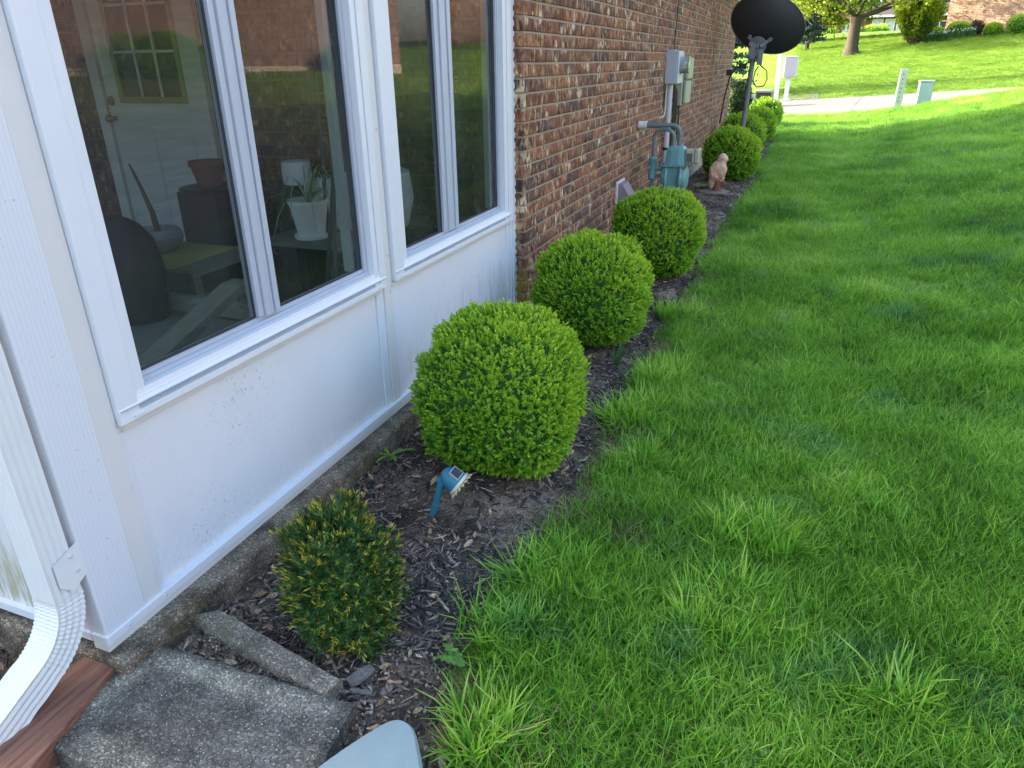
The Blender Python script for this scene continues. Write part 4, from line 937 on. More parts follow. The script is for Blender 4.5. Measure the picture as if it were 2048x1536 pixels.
m.add(v, f); tag(m.build('edging_block', block_mat, smooth=True), 'long rough concrete edging block beside the small yew', 'edging block')
# pale blue painted stone at the bottom edge
st_m = M('chalky_blue_green_paint', (.25, .32, .32), .6, var=.10, sc=30, dirt=((.52, .50, .47), 26, .64, .05), bmp=.25, bsc=200)
m = MB(); out = [(-.715, .965), (-.69, .992), (-.665, .995), (-.638, .982), (-.605, .94), (-.565, .885), (-.54, .80), (-.55, .70), (-.64, .64), (-.74, .66), (-.80, .74), (-.795, .80), (-.765, .87)]
c = Vector((-.69, .83)); lv = [(1.0, .02), (1.01, .10), (.99, .125), (.94, .138), (.7, .142), (.3, .143)]
import itertools
def smoothloop(p, it=2):
    for _ in range(it):
        q = []
        for i in range(len(p)):
            a = Vector(p[i]); b = Vector(p[(i+1) % len(p)]); q += [tuple(a*.75+b*.25), tuple(a*.25+b*.75)]
        p = q
    return p
lp = smoothloop(out); n_ = len(lp); v = []
for s_, z in lv: v += [(c.x+(x-c.x)*s_, c.y+(y-c.y)*s_, z) for x, y in lp]
f = [(i*n_+k, (i+1)*n_+k, (i+1)*n_+(k+1) % n_, i*n_+(k+1) % n_) for i in range(len(lv)-1) for k in range(n_)]+[tuple((len(lv)-1)*n_+k for k in range(n_))]
m.add(v, f); tag(m.build('painted_stone', st_m, smooth=True), 'pale blue-green painted stone with a rounded tip at the bottom edge', 'stone')
# single big weathered chips
cm = M('silvery_weathered_bark', (.15, .138, .125), .85, var=.6, sc=60, bmp=1, bsc=120)
for (x, y, l, w, h, rz, nm) in ((-.89, 1.135, .075, .034, .012, 1.15, 'large silvery bark flake beside the edging block'), (-.80, 1.12, .045, .018, .008, 1.4, 'narrow dark wood chip right of the silvery flake'), (-.86, 1.09, .06, .014, .008, .15, 'long charred wood chip below the silvery flake'), (-1.20, 1.62, .06, .02, .008, .6, 'flat grey chip at the back of the small yew')):
    v = []; R_ = random.Random(int(l*1000)); n_ = 7
    for i in range(n_):
        u = i/(n_-1)-.5; k = 1-abs(u*1.7)**4*.5
        for a, b in ((-.5, 0), (-.45, .8), (.45, 1), (.5, 0)): v.append((u*l, a*w*k*(.8+.4*R_.random()), b*h*(.7+.5*R_.random())))
    mb = MB().add([(x+p[0]*math.cos(rz)-p[1]*math.sin(rz), y+p[0]*math.sin(rz)+p[1]*math.cos(rz), float(bedz(x, y))+.008+p[2]) for p in v], [(i*4+k, i*4+k+1, (i+1)*4+k+1, (i+1)*4+k) for i in range(n_-1) for k in range(3)]+[(0, 1, 2, 3), tuple((n_-1)*4+k for k in range(4))])
    tag(mb.build('wood_chip', cm), nm, 'wood chip')

# ------------------------------------------------------------------ shrubs
def foliage_mesh(name, center, radii, shoots, leaves, lsize, seed, power=2.3, mat=None, tonef=None, rootin=.02, wid=.5, bottom=-1., jitter=.03):
    r = np.random.default_rng(seed); n = shoots
    u = r.random(n)*2-1; u = np.maximum(u, bottom+.0*u) if bottom > -1 else u
    th = r.random(n)*2*np.pi; s = np.sqrt(np.maximum(1-u*u, 0)); d = np.stack([s*np.cos(th), s*np.sin(th), u], -1)
    k = (np.abs(d)**power).sum(-1)**(-1/power); lump = 1+jitter*(fbm(d[:, 0]*2+seed, d[:, 1]*2+d[:, 2]*3, 1.6, 3)-.5)*2
    P0 = d*k[:, None]*lump[:, None]; nrm = d/np.array(radii); nrm /= np.linalg.norm(nrm, axis=1)[:, None]
    depth = r.random(n)**1.6*rootin*2.2; depth = np.where(r.random(n) < .02, -lsize*1.2*r.random(n), depth); P0 = P0*np.array(radii)-nrm*depth[:, None]
    axis = nrm*.75+np.array([0, 0, .55])+r.normal(0, .28, (n, 3)); axis /= np.linalg.norm(axis, axis=1)[:, None]
    # leaves in whorls
    N_ = n*leaves; A = np.repeat(axis, leaves, 0); B = np.repeat(P0, leaves, 0); ph = r.random(N_)*2*np.pi; along = np.tile(np.linspace(0, 1, leaves), n)
    t1 = np.cross(A, r.normal(0, 1, (N_, 3))); t1 /= np.linalg.norm(t1, axis=1)[:, None]
    open_ = 1.0-.55*along; ldir = A*(.35+.75*along)[:, None]+t1*open_[:, None]; ldir /= np.linalg.norm(ldir, axis=1)[:, None]
    sd_ = np.cross(ldir, A); sd_ /= np.maximum(np.linalg.norm(sd_, axis=1), 1e-5)[:, None]
    ls = lsize*(.7+.6*r.random(N_)); base = B+A*(along*lsize*1.7)[:, None]
    w = ls*wid; up = np.cross(sd_, ldir)
    v0 = base; v1 = base+ldir*(ls*.55)[:, None]+sd_*(w*.5)[:, None]+up*(ls*.06)[:, None]; v2 = base+ldir*ls[:, None]; v3 = base+ldir*(ls*.55)[:, None]-sd_*(w*.5)[:, None]+up*(ls*.06)[:, None]
    V = np.stack([v0, v1, v2, v3], 1).reshape(-1, 3)+np.array(center); F = np.arange(N_*4).reshape(-1, 4)
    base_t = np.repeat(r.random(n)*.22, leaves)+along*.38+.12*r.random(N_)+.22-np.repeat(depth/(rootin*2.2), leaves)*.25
    if tonef is not None: base_t = tonef(base_t, V.reshape(-1, 4, 3)[:, 0], np.repeat(nrm, leaves, 0), along, r)
    return V, F, np.repeat(base_t, 4)
def shrub(name, label, cat, c, radii, shoots, leaves, lsize, seed, group=None, mat=None, core=None, tonef=None, power=2.3, wid=.5, bottom=-.97, corescale=.93, stem=True, jitter=.03, lean=0):
    z0 = min(gz(c[0], c[1]) if c[1] > 20 else float(bedz(c[0], c[1])), c[2]-radii[2]*.98)
    t = thing(name, label, cat, (c[0], c[1], z0), group); o0 = np.array(ORG[t.name])
    V, F, T = foliage_mesh('foliage', c, radii, shoots, leaves, lsize, seed, power, tonef=tonef, wid=wid, bottom=bottom, jitter=jitter)
    if lean: V[:, 0] += lean*(V[:, 2]-c[2])+.0
    # inner twig mass
    cm_ = MB(); n = 22; mrow = 14; vv = []
    for i in range(mrow):
        tt = math.pi*i/(mrow-1)
        for k in range(n):
            u = 2*math.pi*k/n; d = np.array([math.sin(tt)*math.cos(u), math.sin(tt)*math.sin(u), -math.cos(tt)]); kk = (np.abs(d)**power).sum()**(-1/power)
            kk *= 1+jitter*(float(fbm(d[0]*2+seed, d[1]*2+d[2]*3, 1.6, 3))-.5)*2
            vv.append(d*kk*np.array(radii)*corescale+np.array(c))
    ff = [(i*n+k, i*n+(k+1) % n, (i+1)*n+(k+1) % n, (i+1)*n+k) for i in range(mrow-1) for k in range(n)]
    nv = len(V); V2 = np.concatenate([V, np.array(vv)])-o0; F2 = np.concatenate([F, np.array(ff)+nv]); T2 = np.concatenate([T, np.zeros(len(vv))])
    mi = np.concatenate([np.zeros(len(F)), np.ones(len(ff))])
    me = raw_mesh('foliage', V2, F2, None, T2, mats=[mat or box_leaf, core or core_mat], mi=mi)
    o = link('foliage', me, t); tag(o, kind='stuff')
    if stem:
        m = MB(); R_ = random.Random(seed)
        for i in range(4): m.tube([(c[0]+R_.uniform(-.03, .03), c[1]+R_.uniform(-.03, .03), z0-.01), (c[0]+R_.uniform(-.1, .1), c[1]+R_.uniform(-.1, .1), c[2]-radii[2]*.3)], [.012, .008], 6)
        m.build('stem', bark, t)
    return t
def skylit_tone(sky_side=.16, top=.22, yel=0):  # skylight painted into leaf colour: lighter on top and toward +X
    def f(t, p, nrm, al, r): return t+top*np.clip(nrm[:, 2], -.6, 1)+sky_side*np.clip(nrm[:, 0], -.4, 1)*.9
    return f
G = 'clipped boxwood balls along the house wall'
B = [(-.950, 2.30, .348, .288, .284, 9800, 9, .0122, 'nearest and largest clipped boxwood ball, in front of the white panel'),
     (-.985, 3.70, .345, .297, .285, 7200, 9, .0140, 'second boxwood ball, with strap leaves at its foot by the brick corner'),
     (-.925, 5.25, .335, .310, .294, 5600, 9, .0155, 'third boxwood ball, just in front of the gas meter'),
     (-.90, 10.2, .345, .325, .305, 2600, 9, .026, 'boxwood ball directly behind the owl statue'),
     (-.985, 12.75, .34, .31, .31, 1500, 7, .032, 'boxwood ball around the foot of the dish pole'),
     (-.93, 15.4, .30, .30, .285, 1300, 7, .036, 'second to last boxwood ball near the driveway'),
     (-.99, 18.6, .31, .335, .30, 1200, 7, .040, 'farthest boxwood ball, nearest the driveway')]
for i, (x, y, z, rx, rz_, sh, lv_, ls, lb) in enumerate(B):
    shrub('boxwood', lb, 'shrub', (x, y, z), (rx, rx, rz_), sh, lv_, ls, 11+i, G, tonef=skylit_tone(), power=2.9 if i == 0 else 2.45, jitter=.13)
def ytone(t, p, nrm, al, r):
    tip = (al > .72) & (np.repeat(r.random(len(al)//14) < .56, 14) if len(al) % 14 == 0 else True)
    return np.where(tip, .60+.36*r.random(len(al))**1.4, .14+.44*r.random(len(al)))
shrub('yew', 'small dark yew bush with yellow-orange shoot tips beside the edging block', 'shrub', (-1.02, 1.285, .215), (.128, .130, .180), 2000, 14, .0180, 77, None, yew_leaf, None, ytone, 2.4, .21, -.9, .80, jitter=.36, lean=-.10)

# ------------------------------------------------------------------ solar flower light
lt = thing('solar_light', 'blue solar spotlight with a faded yellow flower rim stuck in the mulch', 'solar light', (-1.03, 1.86, .03))
blue = M('weathered_blue_plastic', (.035, .19, .27), .45, var=.15, sc=30); cream = M('faded_yellow_plastic', (.62, .56, .26), .5, var=.15, sc=50)
lt_top = (-1.012, 1.87, .178)
MB().tube([(-1.066, 1.865, .0), lt_top], [.0125, .0125], 14).build('stake', blue, lt, smooth=True)
MB().lathe((lt_top[0]-.001, lt_top[1]-.012, lt_top[2]+.004), [(.014, 0), (.016, .004), (.016, .018), (.014, .022)], 14, axis=(0, 1, 0)).build('hinge', blue, lt, smooth=True)
ax_ = Vector((.80, .05, -.60)).normalized(); hc = Vector((-1.008, 1.875, .222))
hd = MB().lathe(hc, [(.002, 0), (.016, .003), (.028, .014), (.036, .034), (.041, .058), (.043, .066)], 22, axis=ax_).build('lamp_head', blue, lt, smooth=True)
MB().lathe(hc+ax_*.066, [(.044, 0), (.046, .004), (.045, .010), (.030, .012)], 22, axis=ax_).build('rim', M('cream_plastic', (.62, .60, .50), .5), hd, smooth=True)
m = MB(); a_ = ax_.cross(Vector((0, 1, 0))).normalized(); b2 = ax_.cross(a_)
for k in range(16):
    t = 2*math.pi*k/16; rd = a_*math.cos(t)+b2*math.sin(t); sdv = ax_.cross(rd); p0 = hc+ax_*.074+rd*.028
    tp = p0+rd*.030+ax_*.014
    m.add([p0-sdv*.004, p0+sdv*.004, p0+rd*.018+sdv*.0075+ax_*.009, tp, p0+rd*.018-sdv*.0075+ax_*.009, p0-ax_*.003, p0+rd*.018+ax_*.004], [(0, 1, 2, 6), (0, 6, 4), (6, 2, 3), (6, 3, 4), (5, 1, 0)])
m.build('petals', cream, hd, fix=False)
up_ = (Vector((0, -.25, 1))-ax_*ax_.dot(Vector((0, -.25, 1)))).normalized(); rt_ = ax_.cross(up_)
pc = hc+ax_*.040+up_*.036
def obb(m, c, u, v, w, a, b, d): m.add([c+u*x*a+v*y*b+w*z*d for z in (-1, 1) for y in (-1, 1) for x in (-1, 1)], [(0, 2, 3, 1), (4, 5, 7, 6), (0, 1, 5, 4), (2, 6, 7, 3), (0, 4, 6, 2), (1, 3, 7, 5)])
m = MB(); obb(m, pc, ax_, rt_, up_, .019, .0185, .005); m.build('panel_frame', M('pale_grey_plastic', (.38, .46, .52), .4), hd)
m = MB(); obb(m, pc+up_*.0056, ax_, rt_, up_, .0165, .0155, .0012); m.build('solar_cell', M('dark_solar_cell', (.02, .013, .02), .15), hd)

# ------------------------------------------------------------------ small plants
def strap_plant(name, label, cat, loc, n, L_, w, mat, seed, droop=.5):
    t = thing(name, label, cat, loc); m = MB(); R_ = random.Random(seed)
    for i in range(n):
        a = R_.random()*6.28; l = L_*R_.uniform(.6, 1.1); ln = R_.uniform(.15, .6)*droop*2; vv = []
        wv = Vector((-math.sin(a), math.cos(a), 0))
        for k in range(6):
            u = k/5; p = Vector(loc)+Vector((math.cos(a)*(.008+l*ln*u**1.5), math.sin(a)*(.008+l*ln*u**1.5), l*u*(1-.25*ln*u))); q = wv*w*.5*(1-.85*u**3); vv += [p-q, p+Vector((0, 0, -.001))*0+q]
        m.add(vv, [(2*k, 2*k+1, 2*k+3, 2*k+2) for k in range(5)])
    o = m.build('leaves', mat, t, fix=False); a = o.data.attributes.new('tone', 'FLOAT', 'POINT'); a.data.foreach_set('value', [R_.random() for _ in o.data.vertices]); return t
strap_plant('daffodil_leaves', 'clump of upright strap leaves at the foot of the second boxwood', 'plant', (-.765, 3.42, .03), 10, .17, .015, daff_leaf, 4)
strap_plant('wild_onion', 'pale curled leaf clump right of the strap leaves', 'plant', (-.69, 3.50, .02), 7, .07, .007, weed_leaf, 14, 1.0)
def rosette(name, label, loc, n, L_, w, seed, arcr=6.28, a0=0):
    t = thing(name, label, 'weed', loc); m = MB(); R_ = random.Random(seed)
    for i in range(n):
        a = a0+arcr*(i+R_.random()*.6)/n; l = L_*R_.uniform(.6, 1.1); wv = Vector((-math.sin(a), math.cos(a), 0)); ctr = []; K = 10
        for k in range(K+1):
            u = k/K; ctr.append(Vector(loc)+Vector((math.cos(a)*l*u, math.sin(a)*l*u, .012+.05*l/.1*math.sin(u*2.4)*.4)))
        vv = []
        for k, p in enumerate(ctr):
            u = k/K; q = w*.5*math.sin(math.pi*min(u*.9+.08, 1))**.7*(1.0 if k % 2 else .55); vv += [p-wv*q+Vector((0, 0, .003)), p, p+wv*q+Vector((0, 0, .003))]
        m.add(vv, [(3*k, 3*k+1, 3*k+4, 3*k+3) for k in range(K)]+[(3*k+1, 3*k+2, 3*k+5, 3*k+4) for k in range(K)])
    o = m.build('leaves', weed_leaf, t, fix=False); a = o.data.attributes.new('tone', 'FLOAT', 'POINT'); a.data.foreach_set('value', [R_.random() for _ in o.data.vertices]); return t
rosette('dandelion', 'dandelion rosette in the mulch by the concrete ledge', (-1.385, 2.14, .045), 6, .10, .022, 2)
rosette('dandelion', 'single broad light green leaf at the lawn edge right of the yew', (-.655, 1.27, .02), 2, .085, .034, 8, 1.2, 2.6)
rosette('clover_weed', 'low leafy weed in the grass right of the painted stone', (-.50, 1.10, .02), 9, .06, .022, 9)
rosette('clover_weed', 'leafy weed in the lawn edge above the other low weed', (-.44, 1.20, .02), 8, .055, .02, 10)
rosette('dandelion', 'small weed on the mulch left of the owl statue', (-1.10, 9.3, .045), 8, .16, .05, 12)

# ------------------------------------------------------------------ vent hood, gas meter, electric boxes
vt = thing('dryer_vent', 'mauve-grey plastic vent hood low on the brick wall', 'vent', (XW, 6.3, .3))
vm = M('mauve_grey_plastic', (.26, .21, .23), .5)
MB().box((XW-.002, 6.05, .34), (XW+.012, 6.32, .57), ch=.003).build('flange', M('white_vent_flange', (.6, .6, .62), .5), vt)
m = MB(); y0, y1 = 6.08, 6.29; pr = [(XW+.012, .55), (XW+.05, .545), (XW+.16, .37), (XW+.16, .355), (XW+.012, .355)]
m.xprof(pr, y0, y1); m.build('hood', vm, vt)
gm = thing('gas_meter', 'teal gas meter with riser pipes and regulator against the brick wall', 'gas meter', (-1.1, 6.8, .05))
teal = M('chipped_teal_paint', (.13, .30, .31), .45, var=.15, sc=14, dirt=((.30, .33, .31), 24, .68, .05))
pipem = M('grey_weathered_pipe', (.15, .19, .19), .5, var=.2, sc=30, dirt=((.17, .08, .04), 16, .58, .1))
gc = Vector((-1.075, 6.80, .54))
m = MB()     # main body: squat drum with its axis across the wall line
m.lathe(gc+Vector((0, -.075, -.02)), [(.105, 0), (.112, .01), (.112, .14), (.105, .15)], 26, axis=(0, 1, 0)); m.build('body', teal, gm, smooth=True)
m = MB(); m.lathe(gc+Vector((-.12, 0, -.02)), [(.08, 0), (.115, .012), (.128, .035), (.128, .05)], 26, axis=(1, 0, 0)); m.lathe(gc+Vector((.055, 0, -.02)), [(.128, 0), (.128, .015), (.115, .045), (.08, .06)], 26, axis=(1, 0, 0)); m.build('diaphragm_cover', teal, gm, smooth=True)
m = MB()
for sx in (-.072, .055): m.lathe(gc+Vector((sx, 0, -.02)), [(.136, 0), (.138, .003), (.138, .014), (.136, .017)], 26, axis=(1, 0, 0))
m.build('flange', M('worn_teal_edge', (.24, .38, .38), .5, var=.2, sc=30), gm, smooth=True)
m = MB(); m.add([(gc.x+sx*.085*k, gc.y+sy*.085*k, gc.z+z) for z, k in ((.08, 1.0), (.10, 1.05), (.23, .92), (.255, .7)) for sx, sy in ((-1, -1), (-.4, -1.15), (.4, -1.15), (1, -1), (1, 1), (-1, 1))],
      [(i*6+k, i*6+(k+1) % 6, (i+1)*6+(k+1) % 6, (i+1)*6+k) for i in range(3) for k in range(6)]+[tuple(18+k for k in range(6))]); m.build('top_housing', teal, gm)
MB().box((gc.x-.12, gc.y-.11, gc.z+.085), (gc.x+.115, gc.y+.11, gc.z+.097)).build('gasket_band', teal, gm)
m = MB()
for k in range(5): m.lathe((gc.x-.10+.05*k, gc.y-.112, gc.z+.091), [(.006, 0), (.006, .006)], 6, axis=(0, -1, 0))
for k in range(14):
    t = 2*math.pi*k/14
    for sx in (-.076, .074): m.lathe(gc+Vector((sx, .131*math.cos(t), .131*math.sin(t)-.02)), [(.006, 0), (.006, .006)], 6, axis=(1 if sx > 0 else -1, 0, 0))
m.build('bolts', pipem, gm)
clear_p = M('yellowed_index_cover', (.42, .42, .32), .2)
m = MB(); m.box((gc.x+.085, gc.y-.065, gc.z+.115), (gc.x+.205, gc.y+.05, gc.z+.235), ch=.012); m.box((gc.x+.165, gc.y-.075, gc.z+.11), (gc.x+.215, gc.y+.055, gc.z+.24), ch=.012); m.build('index_cover', clear_p, gm)
MB().box((gc.x+.10, gc.y-.068, gc.z+.13), (gc.x+.15, gc.y-.0655, gc.z+.20)).build('dial', M('dark_dial', (.10, .10, .09), .4), gm)
# inlet: riser, regulator, U-bend ; outlet into the wall
rx_, ry_ = gc.x-.205, gc.y-.02
m = MB(); pth = [(rx_, ry_, -.05), (rx_, ry_, .80)]+arc((rx_+.075, ry_, .86), .075, math.pi, math.pi/2, 7)+[(gc.x-.09, ry_, .935)]+arc((gc.x-.105, ry_, .86), .075, math.pi/2, 0, 7)+[(gc.x-.03, ry_, .78)]
m.tube(pth, .017, 12); m.build('inlet_pipe', pipem, gm, smooth=True)
m = MB()
for z0, z1, r_ in ((.20, .235, .026), (.27, .30, .026), (.36, .40, .024), (.42, .46, .026)): m.lathe((rx_, ry_, z0), [(r_, 0), (r_, z1-z0)], 8)
for z0 in (.775,): m.lathe((gc.x-.03, ry_, z0), [(.030, 0), (.030, .025), (.024, .03), (.024, .045)], 8)
m.build('union_nut', pipem, gm)
m = MB(); m.lathe((rx_, ry_, .50), [(.03, 0), (.038, .01), (.034, .03), (.034, .17), (.040, .18), (.030, .20)], 16); m.lathe((rx_+.02, ry_, .60), [(.022, 0), (.022, .06), (.028, .065), (.028, .08)], 12, axis=(1, 0, 0)); m.lathe((rx_-.01, ry_+.0, .60), [(.03, 0), (.035, .02), (.02, .035)], 14, axis=(-1, 0, 0))
m.build('regulator', teal, gm, smooth=True)
m = MB(); yo = gc.y+.055; m.tube([(XW-.02, yo-.02, .965), (gc.x-.07, yo, .965)]+arc((gc.x-.07, yo, .885), .08, math.pi/2, 0, 7)+[(gc.x+.01, yo, .78)], .020, 12); m.build('outlet_pipe', pipem, gm, smooth=True)
m = MB(); m.lathe((XW+.0, yo-.02, .965), [(.034, 0), (.034, .04), (.028, .042), (.028, .05), (.034, .052), (.034, .075)], 16, axis=(1, 0, 0)); m.build('sleeve', M('white_pvc', (.70, .70, .70), .4), gm, smooth=True)
m = MB(); m.tube([(XW+.07, yo-.02, .965), (XW+.19, yo-.01, .965)], .026, 14); m.build('coupling', M('grey_pvc', (.14, .17, .22), .4), gm, smooth=True)
m = MB(); m.box((gc.x-.09, gc.y-.005, .2), (gc.x-.075, gc.y+.01, .42)); m.box((rx_+.01, ry_-.01, .52), (gc.x-.06, ry_+.02, .545)); m.build('support_bracket', pipem, gm)

em = thing('electric_meter', 'grey electric meter box with a round glass meter on the brick wall', 'electric meter', (XW, 8.1, .1))
egm = M('pale_blue_grey_enamel', (.42, .50, .60), .35, .1, var=.05)
e0, e1 = 7.98, 8.30
MB().box((XW-.002, e0, 1.275), (XW+.115, e1, 1.585), ch=.005).build('cabinet', egm, em)
MB().box((XW+.117, e0+.004, 1.28), (XW+.128, e1-.004, 1.58), ch=.003).build('cover', M('pale_grey_cover', (.55, .60, .66), .35, .1), em)
m = MB(); m.lathe((XW+.128, 8.14, 1.455), [(.088, 0), (.090, .012), (.082, .016), (.080, .075), (.070, .090), (.04, .098)], 24, axis=(1, 0, 0)); m.build('glass_meter', M('meter_glass', (.30, .33, .31), .08, dirt=((.55, .56, .52), 18, .5, .1)), em, smooth=True)
MB().lathe((XW+.205, 8.14, 1.455), [(.087, 0), (.087, .012)], 24, axis=(1, 0, 0)).build('face_ring', M('green_tinted_ring', (.26, .38, .20), .2), em, smooth=True)
MB().box((XW+.01, 8.06, 1.586), (XW+.07, 8.16, 1.597)).build('hub_plate', egm, em)
m = MB(); m.tube([(XW+.045, 8.06, 1.275), (XW+.045, 8.06, .05)], .030, 14); m.build('conduit', M('grey_white_conduit', (.50, .51, .54), .4, var=.06), em, smooth=True)
m = MB(); m.lathe((XW+.045, 8.06, .62), [(.036, 0), (.036, .028)], 14); m.build('strap', black_p, em)
m = MB(); m.tube([(XW+.02, 8.0, 1.275), (XW+.02, 8.0, 1.02), (XW+.02, 7.98, .99), (XW+.02, 7.93, .965), (XW-.01, 7.88, .955)], .009, 8); m.build('ground_wire_sleeve', M('pale_conduit', (.50, .47, .42), .5), em, smooth=True)
tg = M('beige_green_plastic', (.36, .38, .28), .5, var=.06)
tb_ = thing('telecom_box', 'beige-green cable box mounted beside the electric meter', 'utility box', (XW, 8.9, .95))
MB().box((XW-.002, 8.62, 1.03), (XW+.085, 9.02, 1.54), ch=.01).build('housing', tg, tb_); MB().box((XW+.087, 8.64, 1.30), (XW+.135, 9.00, 1.52), ch=.012).build('cover', tg, tb_); MB().box((XW+.087, 8.64, 1.05), (XW+.125, 9.00, 1.285), ch=.012).build('cover', tg, tb_)
MB().box((XW+.126, 9.03, 1.25), (XW+.05, 9.02, 1.29)).build('latch', tg, tb_)
m = MB(); R_ = random.Random(3)
for k in range(7):
    y = 8.42+.05*k; m.tube([(XW+.03, y, 1.26-.02*k), (XW+.04+R_.uniform(-.01, .02), y+.01, .9), (XW+.03, y-.02+R_.uniform(-.01, .01), .5), (XW+.04, y, .02)], .009, 6)
tag(m.build('cable_bundle', M('black_cable', (.012, .012, .014), .5)), 'black cables running down the brick between the meter boxes', 'cables')
tag(MB().tube([(XW+.008, 8.42, 2.6), (XW+.010, 8.40, 2.0), (XW+.012, 8.33, 1.56)], .006, 6).build('service_cable', M('black_cable_jacket', (.012, .012, .014), .5)), 'thin black cable dropping down the brick wall to the electric meter', 'cable')

# ------------------------------------------------------------------ owl statue
ow = thing('owl_statue', 'pinkish terracotta owl statue on a round stone in the mulch', 'statue', (-.94, 9.12, .03))
MB().lathe((-.955, 9.12, .0), [(.17, 0), (.185, .02), (.18, .045), (.10, .052)], 26).build('stone_base', M('grey_stone_disc', (.20, .18, .14), .9, var=.2, sc=20, bmp=.5, bsc=80), ow, smooth=True)
m = MB(); ox, oy = -.935, 9.12
for c, r in (((ox+.040, oy, .425), (.058, .062, .058)), ((ox+.075, oy-.005, .415), (.03, .04, .035)), ((ox+.03, oy, .37), (.060, .062, .05)), ((ox+.005, oy, .30), (.098, .085, .105)), ((ox-.028, oy-.01, .235), (.074, .07, .085)), ((ox-.05, oy-.01, .165), (.045, .045, .065)), ((ox-.055, oy-.01, .12), (.030, .035, .05)),
             ((ox-.062, oy+.0, .27), (.040, .080, .085)), ((ox+.055, oy-.055, .285), (.045, .03, .085)), ((ox+.035, oy, .478), (.020, .018, .012)), ((ox+.03, oy, .20), (.055, .05, .05))):
    m.ball(c, r, 20)
tm = M('peach_terracotta', (.66, .40, .28), .8, var=.25, sc=25, dirt=((.72, .55, .42), 30, .50, .12), bmp=1.0, bsc=60)
st_ = MB(); st_.lathe((ox+.01, oy, .045), [(.065, 0), (.055, .02), (.048, .06), (.055, .10), (.05, .14)], 12); st_.ball((ox+.075, oy-.01, .145), (.032, .03, .028), 10); st_.tube([(ox+.02, oy, .10), (ox+.07, oy-.01, .14)], .03, 8); st_.build('perch', M('red_brown_perch', (.20, .09, .06), .85, var=.4, sc=40, bmp=1, bsc=60), ow, smooth=True)
o = m.build('owl_body', tm, ow, smooth=True, fix=True); rm = o.modifiers.new('r', 'REMESH'); rm.mode = 'VOXEL'; rm.voxel_size = .007; rm.use_smooth_shade = True
tx = bpy.data.textures.new('feathers', 'VORONOI'); tx.noise_scale = .035; dm = o.modifiers.new('d', 'DISPLACE'); dm.texture = tx; dm.strength = .012; dm.mid_level = .5
m = MB()
for k in range(6): m.tube([(ox-.075+.012*k, oy-.082+.003*k, .34-.01*k), (ox-.06+.012*k, oy-.088, .25-.008*k), (ox-.045+.010*k, oy-.070, .185)], [.004, .007, .003], 6)
m.build('wing_feathers', tm, ow, smooth=True)

# ------------------------------------------------------------------ satellite dish
sd_ = thing('satellite_dish', 'large dark grey satellite dish seen from behind on a steel pole', 'satellite dish', (-.93, 12.0, 0))
dkg = M('dark_grey_dish_back', (.026, .028, .032), .5, var=.1); galv = M('galvanised_grey_steel', (.19, .20, .22), .45, .2, var=.1)
MB().tube([(-.955, 12.0, -.1), (-.895, 12.0, 1.50)], .036, 16).build('pole', galv, sd_, smooth=True)
dc = Vector((-.755, 12.10, 1.955)); nrm_ = Vector((.10, .93, .34)).normalized()     # opening faces away from the camera
e1_ = Vector((1, -.1, -.40)); e1_ = (e1_-nrm_*e1_.dot(nrm_)).normalized(); e2_ = nrm_.cross(e1_)
def dish(off, mb, k_=1.0, depth=.10):
    nr, na_ = 9, 48; v = [dc+nrm_*(off-depth)]
    for i in range(1, nr+1):
        r = i/nr
        for k in range(na_):
            t = 2*math.pi*k/na_; v.append(dc+e1_*(.535*k_*r*math.cos(t))+e2_*(.395*k_*r*math.sin(t))+nrm_*(off-depth*(1-r*r)))
    f = [(0, 1+k, 1+(k+1) % na_) for k in range(na_)]+[(1+i*na_+k, 1+(i+1)*na_+k, 1+(i+1)*na_+(k+1) % na_, 1+i*na_+(k+1) % na_) for i in range(nr-1) for k in range(na_)]
    mb.add(v, f)
m = MB(); dish(0, m); dish(.006, m); m.build('reflector', dkg, sd_, smooth=True, fix=False)
m = MB(); m.tube([dc+e1_*(.537*math.cos(2*math.pi*k/48))+e2_*(.397*math.sin(2*math.pi*k/48)) for k in range(49)], .008, 6, cap=False); m.build('rim', M('dark_dish_rim', (.09, .095, .10), .45), sd_, smooth=True)
hub = dc-nrm_*.115+Vector((-.09, 0, -.26))
m = MB(); m.lathe(hub+Vector((0, .03, .02)), [(.13, 0), (.13, .02), (.09, .03)], 24, axis=-nrm_); m.build('mount_plate', galv, sd_, smooth=True)
m = MB(); m.tube([hub+Vector((-.12, .03, .12)), hub+Vector((-.02, -.02, .0))], .022, 8); m.tube([hub+Vector((.16, .03, .09)), hub+Vector((.04, -.02, .0))], .022, 8); m.tube([hub+Vector((-.12, .04, .14)), hub+Vector((-.12, -.01, .13))], .028, 8); m.tube([hub+Vector((.17, .04, .10)), hub+Vector((.17, -.01, .09))], .028, 8); m.build('support_arm', galv, sd_, smooth=True)
m = MB(); m.box((-.965, 11.93, 1.46), (-.93, 12.02, 1.72), ch=.004); m.box((-.865, 11.93, 1.46), (-.835, 12.02, 1.70), ch=.004); m.box((-.93, 11.94, 1.50), (-.865, 11.955, 1.70)); m.box((-.83, 11.90, 1.42), (-.76, 12.02, 1.62), ch=.004)
m.build('elevation_bracket', galv, sd_)
m = MB()
for x, z in ((-.947, 1.66), (-.947, 1.52), (-.85, 1.64), (-.85, 1.52), (-.80, 1.56)): m.lathe((x, 11.93, z), [(.014, 0), (.014, .015)], 6, axis=(0, -1, 0))
m.build('bolt', M('dark_bolt', (.04, .04, .045), .4, .6), sd_)
